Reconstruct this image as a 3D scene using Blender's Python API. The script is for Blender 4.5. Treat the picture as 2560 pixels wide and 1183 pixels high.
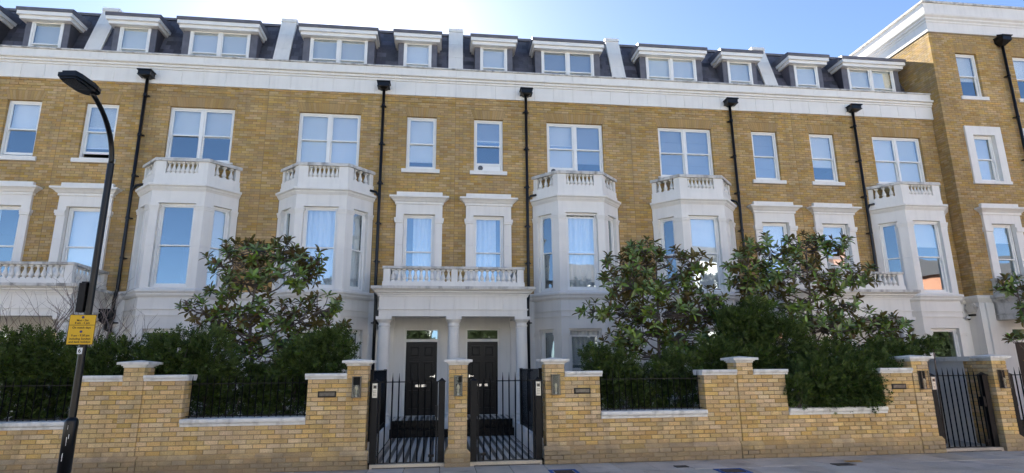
import bpy, math, random
import numpy as np
from mathutils import Vector, Matrix
R = math.radians
random.seed(7)
rng = np.random.default_rng(7)
for _o in list(bpy.data.objects): bpy.data.objects.remove(_o)
SC = bpy.context.scene
COL = SC.collection

# ------------------------------------------------------------------ camera
IW, IH, FPX = 2560, 1183, 1446.8
YAW, PIT, ROL = 0.1226, 0.2237, -0.009
CAM = np.array([-0.3263, -16.3409, 1.6609])
_fw = np.array([math.sin(YAW)*math.cos(PIT), math.cos(YAW)*math.cos(PIT), math.sin(PIT)])
_rt = np.array([math.cos(YAW), -math.sin(YAW), 0.0]); _up = np.cross(_rt, _fw)
_rt, _up = _rt*math.cos(ROL)+_up*math.sin(ROL), -_rt*math.sin(ROL)+_up*math.cos(ROL)
def ray(px, py): return _rt*((px-IW/2)/FPX) - _up*((py-IH/2)/FPX) + _fw
def at_y(px, py, Y):
    d = ray(px, py); return CAM + d*((Y-CAM[1])/d[1])
def at_z(px, py, Z):
    d = ray(px, py); return CAM + d*((Z-CAM[2])/d[2])
def proj(p):
    d = np.asarray(p)-CAM; w = d@_fw
    return IW/2+FPX*(d@_rt)/w, IH/2-FPX*(d@_up)/w, w
cd = bpy.data.cameras.new('camera'); cam = bpy.data.objects.new('camera', cd); COL.objects.link(cam)
cd.sensor_width = 36; cd.lens = 36*FPX/IW; cd.clip_end = 3000
cam.matrix_world = Matrix(((_rt[0], _up[0], -_fw[0], CAM[0]), (_rt[1], _up[1], -_fw[1], CAM[1]), (_rt[2], _up[2], -_fw[2], CAM[2]), (0, 0, 0, 1)))
SC.camera = cam

# ------------------------------------------------------------------ sky, sun, exposure
SUN_EL, SUN_AZ = 31.5, -10.0           # degrees; azimuth from +Y towards +X
world = bpy.data.worlds.new('World'); SC.world = world; world.use_nodes = True
wn = world.node_tree.nodes; wl = world.node_tree.links
sky = wn.new('ShaderNodeTexSky'); sky.sky_type = 'NISHITA'; sky.sun_disc = False
sky.sun_elevation = R(SUN_EL); sky.sun_rotation = R(SUN_AZ)
sky.air_density = 0.62; sky.dust_density = 0.23; sky.ozone_density = 2.5; sky.altitude = 30
wl.new(sky.outputs[0], wn['Background'].inputs[0]); wn['Background'].inputs[1].default_value = 0.05
sd = bpy.data.lights.new('sun', 'SUN'); sun = bpy.data.objects.new('sun', sd); COL.objects.link(sun)
sd.energy = 5.0; sd.angle = R(0.5); sd.color = (1.0, 0.95, 0.86)
_sv = Vector((math.sin(R(SUN_AZ))*math.cos(R(SUN_EL)), math.cos(R(SUN_AZ))*math.cos(R(SUN_EL)), math.sin(R(SUN_EL))))
sun.rotation_euler = _sv.to_track_quat('Z', 'Y').to_euler(); sun.location = (-10, 40, 30)
SC.view_settings.view_transform = 'Standard'; SC.view_settings.look = 'None'
SC.view_settings.exposure = 2.65; SC.view_settings.gamma = 1.0; SC.view_settings.use_curve_mapping = False

# ------------------------------------------------------------------ materials
MATS = {}
def mat(name, col, rough=0.7, spec=0.4, metal=0.0, noise=None, rnd=None, bump=None, coat=0.0, extra=None):
    """noise=(scale, amount[, detail]) multiplies colour; rnd=(h,s,v) per-piece variation; bump=(scale,strength)"""
    m = bpy.data.materials.new(name); m.use_nodes = True
    nt = m.node_tree; N = nt.nodes; L = nt.links; b = N['Principled BSDF']
    b.inputs['Roughness'].default_value = rough; b.inputs['Specular IOR Level'].default_value = spec
    b.inputs['Metallic'].default_value = metal
    if coat: b.inputs['Coat Weight'].default_value = coat
    rgb = N.new('ShaderNodeRGB'); rgb.outputs[0].default_value = (*col, 1); cur = rgb.outputs[0]
    geo = N.new('ShaderNodeNewGeometry')
    if rnd:
        oi = N.new('ShaderNodeObjectInfo')
        ad = N.new('ShaderNodeMath'); ad.operation = 'MULTIPLY_ADD'; ad.inputs[1].default_value = 7.31
        L.new(oi.outputs['Random'], ad.inputs[0]); L.new(geo.outputs['Random Per Island'], ad.inputs[2])
        wn_ = N.new('ShaderNodeTexWhiteNoise'); wn_.noise_dimensions = '1D'; L.new(ad.outputs[0], wn_.inputs['W'])
        sp = N.new('ShaderNodeSeparateColor'); L.new(wn_.outputs['Color'], sp.inputs[0])
        hs = N.new('ShaderNodeHueSaturation')
        for k, (o_, i_, base) in enumerate((('Red', 'Hue', .5), ('Green', 'Saturation', 1), ('Blue', 'Value', 1))):
            mr = N.new('ShaderNodeMapRange'); mr.inputs['To Min'].default_value = base-rnd[k]; mr.inputs['To Max'].default_value = base+rnd[k]
            L.new(sp.outputs[o_], mr.inputs[0]); L.new(mr.outputs[0], hs.inputs[i_])
        L.new(cur, hs.inputs['Color']); cur = hs.outputs[0]
    if noise:
        for (sc, am, det) in (noise if isinstance(noise, list) else [noise]):
            nz = N.new('ShaderNodeTexNoise'); nz.inputs['Scale'].default_value = sc; nz.inputs['Detail'].default_value = det
            L.new(geo.outputs['Position'], nz.inputs['Vector'])
            mr = N.new('ShaderNodeMapRange'); mr.inputs['From Min'].default_value = .3; mr.inputs['From Max'].default_value = .7
            mr.inputs['To Min'].default_value = 1-am; mr.inputs['To Max'].default_value = 1+am*.6
            L.new(nz.outputs['Fac'], mr.inputs[0])
            mx = N.new('ShaderNodeVectorMath'); mx.operation = 'SCALE'; L.new(cur, mx.inputs[0]); L.new(mr.outputs[0], mx.inputs['Scale'])
            cur = mx.outputs[0]
    if extra: cur = extra(nt, geo, cur)
    L.new(cur, b.inputs['Base Color'])
    if bump:
        nz = N.new('ShaderNodeTexNoise'); nz.inputs['Scale'].default_value = bump[0]; nz.inputs['Detail'].default_value = 4
        L.new(geo.outputs['Position'], nz.inputs['Vector'])
        bp = N.new('ShaderNodeBump'); bp.inputs['Strength'].default_value = bump[1]; bp.inputs['Distance'].default_value = .02
        L.new(nz.outputs['Fac'], bp.inputs['Height']); L.new(bp.outputs[0], b.inputs['Normal'])
    MATS[name] = m
    return m
def mixc(nt, fac, a, b):
    mx = nt.nodes.new('ShaderNodeMix'); mx.data_type = 'RGBA'
    if hasattr(fac, 'is_output'): nt.links.new(fac, mx.inputs[0])
    else: mx.inputs[0].default_value = fac
    for v, i in ((a, 6), (b, 7)):
        if hasattr(v, 'is_output'): nt.links.new(v, mx.inputs[i])
        else: mx.inputs[i].default_value = (*v, 1)
    return mx.outputs[2]
def streaks(col, amount, sx=9.0, sz=.55, lo=.5, hi=.75):
    """rain-washed dirt streaks: noise stretched down the wall"""
    def f(nt, geo, cur):
        N, L = nt.nodes, nt.links
        mp = N.new('ShaderNodeMapping'); mp.inputs['Scale'].default_value = (sx, sx, sz)
        L.new(geo.outputs['Position'], mp.inputs['Vector'])
        nz = N.new('ShaderNodeTexNoise'); nz.inputs['Scale'].default_value = 1; nz.inputs['Detail'].default_value = 5
        L.new(mp.outputs[0], nz.inputs['Vector'])
        mr = N.new('ShaderNodeMapRange'); mr.inputs['From Min'].default_value = lo; mr.inputs['From Max'].default_value = hi; mr.inputs['To Max'].default_value = amount
        L.new(nz.outputs['Fac'], mr.inputs[0])
        return mixc(nt, mr.outputs[0], cur, col)
    return f
def brick_extra(spots, lowdirt):
    def f(nt, geo, cur):
        N, L = nt.nodes, nt.links
        cur = streaks((.20, .155, .09), .5, 5, .3, .50, .78)(nt, geo, cur)
        nz = N.new('ShaderNodeTexNoise'); nz.inputs['Scale'].default_value = 38; nz.inputs['Detail'].default_value = 3
        L.new(geo.outputs['Position'], nz.inputs['Vector'])
        mr = N.new('ShaderNodeMapRange'); mr.inputs['From Min'].default_value = .58; mr.inputs['From Max'].default_value = .75; mr.inputs['To Max'].default_value = spots
        L.new(nz.outputs['Fac'], mr.inputs[0])
        cur = mixc(nt, mr.outputs[0], cur, (.16, .09, .03))
        if lowdirt:      # splash dirt and efflorescence on the plinth
            sp = N.new('ShaderNodeSeparateXYZ'); L.new(geo.outputs['Position'], sp.inputs[0])
            n2 = N.new('ShaderNodeTexNoise'); n2.inputs['Scale'].default_value = 2.3; n2.inputs['Detail'].default_value = 5
            L.new(geo.outputs['Position'], n2.inputs['Vector'])
            ma = N.new('ShaderNodeMath'); ma.operation = 'MULTIPLY_ADD'; ma.inputs[1].default_value = -.55; L.new(n2.outputs['Fac'], ma.inputs[0]); L.new(sp.outputs['Z'], ma.inputs[2])
            m2 = N.new('ShaderNodeMapRange'); m2.inputs['From Min'].default_value = .12; m2.inputs['From Max'].default_value = -.15; m2.inputs['To Max'].default_value = .75
            L.new(ma.outputs[0], m2.inputs[0])
            cur = mixc(nt, m2.outputs[0], cur, (.20, .165, .12))
        return cur
    return f
mat('brick_house', (.475, .313, .13), .85, .25, noise=[(.33, .15, 3), (1.1, .12, 4), (55, .12, 2)], rnd=(.007, .14, .17), bump=(70, .35), extra=brick_extra(.10, False))
mat('brick_arch', (.425, .275, .115), .85, .25, noise=[(1.1, .14, 4), (55, .16, 2)], rnd=(.004, .08, .08), bump=(70, .35), extra=brick_extra(.15, False))
mat('brick_wall', (.68, .475, .23), .85, .25, noise=[(1.3, .12, 4), (60, .18, 2)], rnd=(.0065, .18, .18), bump=(60, .4), extra=brick_extra(.45, True))
mat('mortar', (.30, .22, .13), .95, .1, noise=[(3, .2, 4)])
mat('mortar_dark', (.25, .18, .10), .95, .1, noise=[(3, .2, 4)])
mat('stone', (.78, .745, .685), .75, .3, noise=[(2.2, .04, 5)], bump=(45, .05), extra=streaks((.42, .40, .37), .16))
mat('stone_dirty', (.62, .59, .54), .8, .3, noise=[(3, .10, 5), (25, .08, 3)], bump=(40, .2), extra=streaks((.16, .15, .13), .75, 6, 1.5, .47, .7))
mat('stone_joint', (.30, .28, .25), .9, .1)
mat('render_white', (.78, .755, .71), .8, .3, noise=[(1.5, .05, 5)], bump=(80, .06), extra=streaks((.5, .48, .45), .2))
mat('wall_coping', (.79, .765, .71), .7, .3, noise=[(4, .06, 5)], bump=(50, .15), extra=streaks((.28, .26, .22), .5, 7, 3, .5, .72))
mat('slate', (.082, .078, .092), .5, .5, noise=[(4, .2, 4), (40, .15, 2)], rnd=(.02, .3, .5), bump=(30, .3))
mat('lead', (.125, .12, .135), .55, .5, noise=[(5, .22, 5)], bump=(14, .15))
mat('paint_white', (.82, .80, .755), .4, .45, noise=[(3, .04, 3)])
mat('paint_black', (.006, .006, .007), .32, .35, noise=[(9, .3, 3)])
mat('iron', (.006, .006, .007), .45, .25, noise=[(20, .3, 2)])
mat('door_black', (.004, .004, .005), .35, .28, noise=[(2, .2, 3)])
mat('blind', (.78, .765, .71), .9, .1, noise=[(2, .05, 2)], rnd=(.01, .5, .16))
mat('blind_grey', (.34, .36, .38), .9, .1, noise=[(2, .05, 2)])
mat('curtain', (.70, .70, .68), .9, .1)
mat('room', (.17, .155, .14), .9, .1)
mat('chrome', (.75, .75, .76), .2, .5, 1.0)
mat('lantern_metal', (.13, .12, .11), .35, .5, .85, noise=[(18, .3, 3)])
mat('bulb', (.80, .70, .45), .15, .6)
mat('keypad', (.62, .60, .54), .35, .5, .5)
mat('keypad_back', (.03, .028, .025), .7, .2)
mat('keypad_dark', (.02, .02, .02), .2, .5)
mat('paving', (.56, .485, .40), .85, .25, noise=[(1.7, .16, 5), (60, .15, 2), (.6, .1, 2)], rnd=(.01, .2, .10), bump=(50, .25), extra=streaks((.09, .09, .085), .5, 2.2, 2.2, .55, .75))
mat('slab_joint', (.07, .066, .06), .95, .1)
mat('asphalt', (.052, .052, .054), .9, .2, noise=[(2, .15, 4), (90, .4, 2)], bump=(120, .5))
mat('kerb', (.30, .295, .285), .85, .2, noise=[(5, .15, 4)], bump=(60, .2))
mat('soil', (.045, .033, .022), .95, .1, noise=[(9, .4, 4)], bump=(20, .6))
mat('step_black', (.005, .005, .006), .25, .2, noise=[(6, .4, 3)])
mat('bark', (.14, .115, .10), .85, .2, noise=[(14, .35, 4)], bump=(35, .5))
mat('bark_bare', (.24, .19, .165), .85, .2, noise=[(14, .3, 4)], bump=(35, .5))
mat('sign_yellow', (.72, .43, .010), .45, .4, noise=[(6, .05, 3)])
mat('sign_print', (.03, .02, .015), .5, .3)
mat('sign_purple', (.12, .04, .10), .5, .3)
mat('sign_white', (.78, .78, .78), .45, .4)
mat('cover_metal', (.045, .043, .042), .6, .5, .3, noise=[(30, .4, 3)], bump=(90, .5))
mat('paint_blue', (.05, .12, .33), .8, .2, noise=[(12, .5, 4)])
mat('paint_yellow', (.55, .30, .05), .8, .2, noise=[(12, .5, 4)])
mat('far_white', (.72, .70, .66), .8, .2, noise=[(.7, .06, 3)])
mat('far_brick', (.42, .20, .13), .85, .2, noise=[(.8, .15, 4)])
mat('far_stock', (.40, .29, .16), .85, .2, noise=[(.8, .15, 4)])
mat('far_roof', (.09, .085, .09), .7, .3, noise=[(2, .2, 3)])
mat('far_window', (.03, .035, .04), .08, .6)
mat('far_leaf', (.032, .045, .016), .7, .3, rnd=(.02, .2, .3))
def path_extra(nt, geo, cur):      # small black and white tiles laid in bands that run towards the door
    N, L = nt.nodes, nt.links
    sp = N.new('ShaderNodeSeparateXYZ'); L.new(geo.outputs['Position'], sp.inputs[0])
    def m(op, a, b=None, c=None):
        k = N.new('ShaderNodeMath'); k.operation = op
        for i, v in enumerate((a, b, c)):
            if v is None: continue
            if hasattr(v, 'is_output'): L.new(v, k.inputs[i])
            else: k.inputs[i].default_value = v
        return k.outputs[0]
    fx = m('FRACT', m('DIVIDE', m('ADD', sp.outputs['X'], 20.0), .150))
    band = m('GREATER_THAN', fx, .47)
    ch = N.new('ShaderNodeTexChecker'); ch.inputs['Scale'].default_value = 1/.05
    L.new(geo.outputs['Position'], ch.inputs['Vector'])
    light = mixc(nt, m('GREATER_THAN', m('FRACT', m('DIVIDE', m('ADD', sp.outputs['Y'], 20.0), .072)), .14), (.16, .15, .14), (.62, .60, .56))
    dark = mixc(nt, ch.outputs['Fac'], (.018, .018, .02), (.035, .034, .034))
    return mixc(nt, band, dark, light)
mat('path_tiles', (.5, .5, .5), .4, .5, extra=path_extra)
def leaf_mat(name, top, under, rough, rnd, trans, spec=.5):
    m = mat(name, top, rough, spec, rnd=rnd, noise=[(7, .2, 2)])
    nt = m.node_tree; N, L = nt.nodes, nt.links; b = N['Principled BSDF']
    src = b.inputs['Base Color'].links[0].from_socket
    geo = N.new('ShaderNodeNewGeometry')
    c = mixc(nt, geo.outputs['Backfacing'], src, under); L.new(c, b.inputs['Base Color'])
    tr = N.new('ShaderNodeBsdfTranslucent'); L.new(c, tr.inputs[0])
    mx = N.new('ShaderNodeMixShader'); mx.inputs[0].default_value = trans
    L.new(b.outputs[0], mx.inputs[1]); L.new(tr.outputs[0], mx.inputs[2]); L.new(mx.outputs[0], N['Material Output'].inputs[0])
    return m
leaf_mat('magnolia_leaf', (.17, .24, .065), (.16, .13, .045), .25, (.022, .25, .55), .18)
leaf_mat('magnolia_young', (.17, .115, .05), (.16, .10, .04), .40, (.03, .3, .4), .2)
leaf_mat('yew_leaf', (.070, .105, .024), (.075, .11, .028), .6, (.03, .25, .7), .15, .2)
def glass_mat(name, tint, refl, fres=1.0):
    m = bpy.data.materials.new(name); m.use_nodes = True; nt = m.node_tree; N, L = nt.nodes, nt.links
    N.remove(N['Principled BSDF'])
    tr = N.new('ShaderNodeBsdfTransparent'); tr.inputs[0].default_value = (*tint, 1)
    gl = N.new('ShaderNodeBsdfGlossy'); gl.inputs['Roughness'].default_value = 0.0; gl.inputs[0].default_value = (.84, .94, .98, 1)
    geo = N.new('ShaderNodeNewGeometry'); nz = N.new('ShaderNodeTexNoise'); nz.inputs['Scale'].default_value = 1.3; nz.inputs['Detail'].default_value = 1
    L.new(geo.outputs['Position'], nz.inputs['Vector'])
    bp = N.new('ShaderNodeBump'); bp.inputs['Strength'].default_value = .05; bp.inputs['Distance'].default_value = .05
    L.new(nz.outputs['Fac'], bp.inputs['Height']); L.new(bp.outputs[0], gl.inputs['Normal'])
    fr = N.new('ShaderNodeFresnel'); im = N.new('ShaderNodeMapRange'); im.inputs['To Min'].default_value = 1.5; im.inputs['To Max'].default_value = 1/1.5
    L.new(geo.outputs['Backfacing'], im.inputs[0]); L.new(im.outputs[0], fr.inputs[0])      # the pane is a thin solid: same reflectance at both faces
    ma = N.new('ShaderNodeMath'); ma.operation = 'MULTIPLY_ADD'; ma.use_clamp = True; ma.inputs[1].default_value = fres; ma.inputs[2].default_value = refl
    L.new(fr.outputs[0], ma.inputs[0])
    mx = N.new('ShaderNodeMixShader'); L.new(ma.outputs[0], mx.inputs[0]); L.new(tr.outputs[0], mx.inputs[1]); L.new(gl.outputs[0], mx.inputs[2])
    L.new(mx.outputs[0], N['Material Output'].inputs[0]); MATS[name] = m
glass_mat('glass', (.97, .98, .985), .15)
glass_mat('lantern_glass', (.8, .8, .8), .0, .25)

# ------------------------------------------------------------------ helpers
def link(o, parent=None):
    COL.objects.link(o)
    if parent is not None:
        o.parent = parent
        p = parent
        while p.parent is not None: p = p.parent
        o.matrix_parent_inverse = Matrix.Translation(-p.location) if parent.parent is None else Matrix.Identity(4)
        if parent.parent is not None and p.location.length > 0 and not parent.get('_idn'): pass
    return o
def tag(o, label=None, cat=None, group=None, kind=None):
    if label: o['label'] = label
    if cat: o['category'] = cat
    if group: o['group'] = group
    if kind: o['kind'] = kind
    return o
def thing(name, loc, label, cat, group=None):
    o = bpy.data.objects.new(name, None); o.location = loc; o.empty_display_size = .2
    COL.objects.link(o); return tag(o, label, cat, group)
def ident(x, y, z): return (x, y, z)
BOXF = [(0, 3, 2, 1), (4, 5, 6, 7), (0, 1, 5, 4), (1, 2, 6, 5), (2, 3, 7, 6), (3, 0, 4, 7)]
class MB:
    def __init__(self, T=ident):
        self.v = []; self.f = []; self.T = T
        o = np.array(T(0, 0, 0)); a = np.array(T(1, 0, 0))-o; b = np.array(T(0, 1, 0))-o; c = np.array(T(0, 0, 1))-o
        self.flip = np.linalg.det(np.array([a, b, c])) < 0
    def add(self, vs, fs):
        n = len(self.v); self.v += [tuple(self.T(*p)) for p in vs]
        self.f += [tuple(i+n for i in (reversed(q) if self.flip else q)) for q in fs]
        return self
    def box(self, x0, x1, y0, y1, z0, z1):
        if x0 > x1: x0, x1 = x1, x0
        if y0 > y1: y0, y1 = y1, y0
        return self.add([(x0, y0, z0), (x1, y0, z0), (x1, y1, z0), (x0, y1, z0), (x0, y0, z1), (x1, y0, z1), (x1, y1, z1), (x0, y1, z1)], BOXF)
    def cbox(self, x0, x1, y0, y1, z0, z1, c=.006):
        """box with chamfered edges on all four vertical-plane borders of its y0 side (the seen side)"""
        if x0 > x1: x0, x1 = x1, x0
        c = min(c, (x1-x0)*.4, (z1-z0)*.4)
        v = [(x0, y0+c, z0), (x1, y0+c, z0), (x1, y0+c, z1), (x0, y0+c, z1), (x0+c, y0, z0+c), (x1-c, y0, z0+c), (x1-c, y0, z1-c), (x0+c, y0, z1-c),
             (x0, y1, z0), (x1, y1, z0), (x1, y1, z1), (x0, y1, z1)]
        return self.add(v, [(4, 5, 6, 7), (0, 1, 5, 4), (1, 2, 6, 5), (2, 3, 7, 6), (3, 0, 4, 7), (8, 9, 1, 0), (9, 10, 2, 1), (10, 11, 3, 2), (11, 8, 0, 3), (11, 10, 9, 8)])
    def prism(self, poly, z0, z1):
        """poly: (x,y) counter-clockwise seen from +z"""
        n = len(poly)
        v = [(x, y, z0) for x, y in poly]+[(x, y, z1) for x, y in poly]
        return self.add(v, [tuple(reversed(range(n))), tuple(range(n, 2*n))]+[(i, (i+1) % n, n+(i+1) % n, n+i) for i in range(n)])
    def extr_x(self, prof, x0, x1):
        """prof: (y,z) polygon, extruded along x"""
        n = len(prof)
        v = [(x0, y, z) for y, z in prof]+[(x1, y, z) for y, z in prof]
        return self.add(v, [tuple(reversed(range(n))), tuple(range(n, 2*n))]+[(i, (i+1) % n, n+(i+1) % n, n+i) for i in range(n)])
    def lathe(self, cx, cy, prof, n=16):
        v = []; f = []
        for (r, z) in prof:
            for k in range(n): v.append((cx+r*math.cos(2*math.pi*k/n), cy+r*math.sin(2*math.pi*k/n), z))
        for i in range(len(prof)-1):
            for k in range(n): f.append((i*n+k, i*n+(k+1) % n, (i+1)*n+(k+1) % n, (i+1)*n+k))
        f.append(tuple(reversed(range(n)))); f.append(tuple(range((len(prof)-1)*n, len(prof)*n)))
        return self.add(v, f)
    def tube(self, pts, rad, n=8):
        pts = [Vector(p) for p in pts]; rad = rad if isinstance(rad, (list, tuple)) else [rad]*len(pts)
        v = []; f = []; up = Vector((0.13, .97, .21)).normalized()
        for i, p in enumerate(pts):
            d = (pts[min(i+1, len(pts)-1)]-pts[max(i-1, 0)]).normalized()
            a = d.cross(up)
            if a.length < .05: a = d.cross(Vector((1, 0, 0)))
            a.normalize(); b = d.cross(a)
            for k in range(n):
                t = 2*math.pi*k/n; v.append(tuple(p+(a*math.cos(t)+b*math.sin(t))*rad[i]))
        for i in range(len(pts)-1):
            for k in range(n): f.append((i*n+k, i*n+(k+1) % n, (i+1)*n+(k+1) % n, (i+1)*n+k))
        f.append(tuple(reversed(range(n)))); f.append(tuple(range((len(pts)-1)*n, len(pts)*n)))
        return self.add(v, f)
    def sweep(self, line, prof, caps=True):
        """mitred sweep of prof [(offset outward, z)...] (closed loop) along plan polyline; outward is right of travel"""
        n = len(line); P = [Vector(p) for p in line]; offs = []
        for i in range(n):
            d0 = (P[i]-P[i-1]).normalized() if i else None
            d1 = (P[i+1]-P[i]).normalized() if i < n-1 else None
            if d0 is None: nn = Vector((d1.y, -d1.x))
            elif d1 is None: nn = Vector((d0.y, -d0.x))
            else:
                n0 = Vector((d0.y, -d0.x)); n1 = Vector((d1.y, -d1.x)); nn = (n0+n1).normalized(); nn = nn/max(.3, nn.dot(n0))
            offs.append(nn)
        m = len(prof); v = []; f = []
        for i in range(n):
            for (o, z) in prof: q = P[i]+offs[i]*o; v.append((q.x, q.y, z))
        for i in range(n-1):
            for k in range(m): f.append((i*m+k, i*m+(k+1) % m, (i+1)*m+(k+1) % m, (i+1)*m+k))
        if caps: f.append(tuple(reversed(range(m)))); f.append(tuple(range((n-1)*m, n*m)))
        return self.add(v, f)
    def mesh(self, name, material, smooth=False):
        me = bpy.data.meshes.new(name); me.from_pydata(self.v, [], self.f)
        if material: me.materials.append(MATS[material])
        if smooth: me.polygons.foreach_set('use_smooth', [True]*len(me.polygons))
        return me
    def build(self, name, material, parent=None, smooth=False, kind=None):
        o = bpy.data.objects.new(name, self.mesh(name, material, smooth)); link(o, parent)
        if kind: o['kind'] = kind
        return o
def smooth_by_angle(o, ang=40):
    me = o.data
    me.polygons.foreach_set('use_smooth', [True]*len(me.polygons))
    try: me.set_sharp_from_angle(angle=R(ang))
    except Exception: pass
    return o
def np_mesh(name, verts, quads, material):
    me = bpy.data.meshes.new(name); nq = len(quads)
    me.vertices.add(len(verts)); me.vertices.foreach_set('co', np.ascontiguousarray(verts, dtype=np.float32).ravel())
    me.loops.add(nq*4); me.loops.foreach_set('vertex_index', np.ascontiguousarray(quads, dtype=np.int32).ravel())
    me.polygons.add(nq); me.polygons.foreach_set('loop_start', np.arange(0, nq*4, 4, dtype=np.int32))
    me.update(calc_edges=True); me.materials.append(MATS[material]); return me
def piece(name, me, parent, loc, rot=None, scale=None):
    """one small piece sharing mesh data; parent chain keeps world coordinates"""
    o = bpy.data.objects.new(name, me); link(o, parent); o.location = loc
    if rot is not None: o.rotation_euler = rot
    if scale is not None: o.scale = scale
    return o
def sub(iv, a, b):
    out = []
    for (p, q) in iv:
        if b <= p or a >= q: out.append((p, q)); continue
        if a > p: out.append((p, a))
        if b < q: out.append((b, q))
    return out
def sheet_with_holes(mb, u0, u1, z0, z1, holes, d, depth, reveal=True):
    """wall skin at offset d with rectangular holes and reveals going back by depth"""
    us = sorted({u0, u1, *[min(max(h[0], u0), u1) for h in holes], *[min(max(h[1], u0), u1) for h in holes]})
    zs = sorted({z0, z1, *[min(max(h[2], z0), z1) for h in holes], *[min(max(h[3], z0), z1) for h in holes]})
    for i in range(len(us)-1):
        for j in range(len(zs)-1):
            a, b, c, e = us[i], us[i+1], zs[j], zs[j+1]
            if b-a < 1e-5 or e-c < 1e-5: continue
            mu, mz = (a+b)/2, (c+e)/2
            if any(h[0] < mu < h[1] and h[2] < mz < h[3] for h in holes): continue
            mb.add([(a, d, c), (b, d, c), (b, d, e), (a, d, e)], [(0, 1, 2, 3)])
    if reveal:
        for (a, b, c, e) in holes:
            a, b, c, e = max(a, u0), min(b, u1), max(c, z0), min(e, z1)
            D = d+depth
            mb.add([(a, d, c), (a, D, c), (a, D, e), (a, d, e)], [(0, 1, 2, 3)]); mb.add([(b, d, c), (b, D, c), (b, D, e), (b, d, e)], [(3, 2, 1, 0)])
            mb.add([(a, d, e), (b, d, e), (b, D, e), (a, D, e)], [(3, 2, 1, 0)]); mb.add([(a, d, c), (b, d, c), (b, D, c), (a, D, c)], [(0, 1, 2, 3)])
_brick_mesh = {}
def brick_mesh(material, depth=.1025):
    k = (material, depth)
    if k not in _brick_mesh: _brick_mesh[k] = MB().cbox(-.1075, .1075, 0, depth, -.0325, .0325, .005).mesh('brick', material)
    return _brick_mesh[k]
def bricks(parent, T, rotz, u0, u1, z0, nrows, cuts, material, n_single, phase=0.0, depth=.1025, proud=None, mirror=False):
    """running-bond bricks with real joints. T(u, y, z) -> world; y=0 is the brick face, +y goes into the wall.
    cuts(za, zb) -> list of (ua, ub) left out. The n_single bricks nearest to the camera that lie in view are objects of their own."""
    full = []; mb = MB(T)
    for r in range(nrows):
        za = z0+r*.075+.005; zb = za+.065
        iv = [(u0, u1)]
        for (a, b) in cuts(za, zb): iv = sub(iv, a, b)
        off = phase+(.1125 if r % 2 else 0)
        pr = proud(r) if proud else 0.0
        for (p, q) in iv:
            js = [off+k*.225 for k in range(math.floor((p-off)/.225)+1, math.ceil((q-off)/.225)) if p+.04 < off+k*.225 < q-.04]
            ed = [p]+[v for j in js for v in (j-.005, j+.005)]+[q]
            for a, b in zip(ed[0::2], ed[1::2]):
                y = random.uniform(-.0015, .002)-pr
                if abs(b-a-.215) < .002 and pr == 0: full.append(((a+b)/2, y, za+.0325))
                else:
                    dz = random.uniform(-.001, .001)
                    mb.cbox(a, b, y, depth, za+dz, zb+dz, .004)
    cand = []
    if n_single:
        for i, (u, y, z) in enumerate(full):
            w = T(u, y, z); sx, sy, dep = proj(w)
            if -20 < sx < IW+20 and -20 < sy < IH+20: cand.append((dep, i))
        cand.sort()
    single = {i for _, i in cand[:n_single]}
    me = brick_mesh(material, depth)
    for i, (u, y, z) in enumerate(full):
        if i in single:
            piece('brick', me, parent, T(u, y, z), (0, 0, rotz+random.uniform(-.004, .004)))
        else:
            dz = random.uniform(-.001, .001); mb.cbox(u-.1075, u+.1075, y, depth, z-.0325+dz, z+.0325+dz, .004)
    if mb.f: mb.build('brickwork', material, parent, kind='stuff')

# ------------------------------------------------------------------ setting: ground, road, pavement
def sheet(name, x0, x1, y0, y1, z, material, kind='structure'):
    o = MB().add([(x0, y0, z), (x1, y0, z), (x1, y1, z), (x0, y1, z)], [(0, 1, 2, 3)]).build(name, material)
    o['kind'] = kind; return o
sheet('ground', -600, 600, -600, 600, -.16, 'soil')
sheet('road', -300, 300, -17.2, -9.0, -.12, 'asphalt')
pv = MB().box(-60, 60, -8.86, -5.5, -.16, -.012).build('pavement', 'slab_joint'); pv['kind'] = 'structure'
MB().box(-60, 60, -9.0, -8.865, -.16, -.006).build('kerb', 'kerb')['kind'] = 'structure'
pv2 = MB().box(-60, 60, -20.3, -17.35, -.16, 0).build('far_pavement', 'paving'); pv2['kind'] = 'structure'
MB().box(-60, 60, -17.345, -17.2, -.16, -.006).build('far_kerb', 'kerb')['kind'] = 'structure'
slab_me = MB().cbox(-.2975, .2975, -.045, 0, -.447, .447, .006)
slab_me.v = [(x, z, -y) for x, y, z in slab_me.v]; slab_me.v = [(x, y, z-.045) for x, y, z in slab_me.v]
slab_me.f = [tuple(reversed(f)) for f in slab_me.f]
slab_me = slab_me.mesh('paving_slab', 'paving')
rest = MB()
for j in range(4):
    yc = -5.62-.45-j*.904
    if yc < -8.6: continue
    for i in range(-40, 50):
        xc = i*.604+(.3 if j % 2 else 0); zz = random.uniform(-.004, .002)
        sx, sy, dep = proj((xc, yc+.3, 0))
        if -200 < sx < IW+200 and sy < IH+160: piece('paving_slab', slab_me, pv, (xc, yc, zz), (random.uniform(-.003, .003), random.uniform(-.003, .003), 0))
        else: rest.box(xc-.2975, xc+.2975, yc-.447, yc+.447, -.045, zz)
rest.build('paving_slabs', 'paving', pv, kind='stuff')
gs = MB().box(-22, 40, -5.55, .3, -.155, .05); gs.build('garden_soil', 'soil')['kind'] = 'structure'
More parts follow.
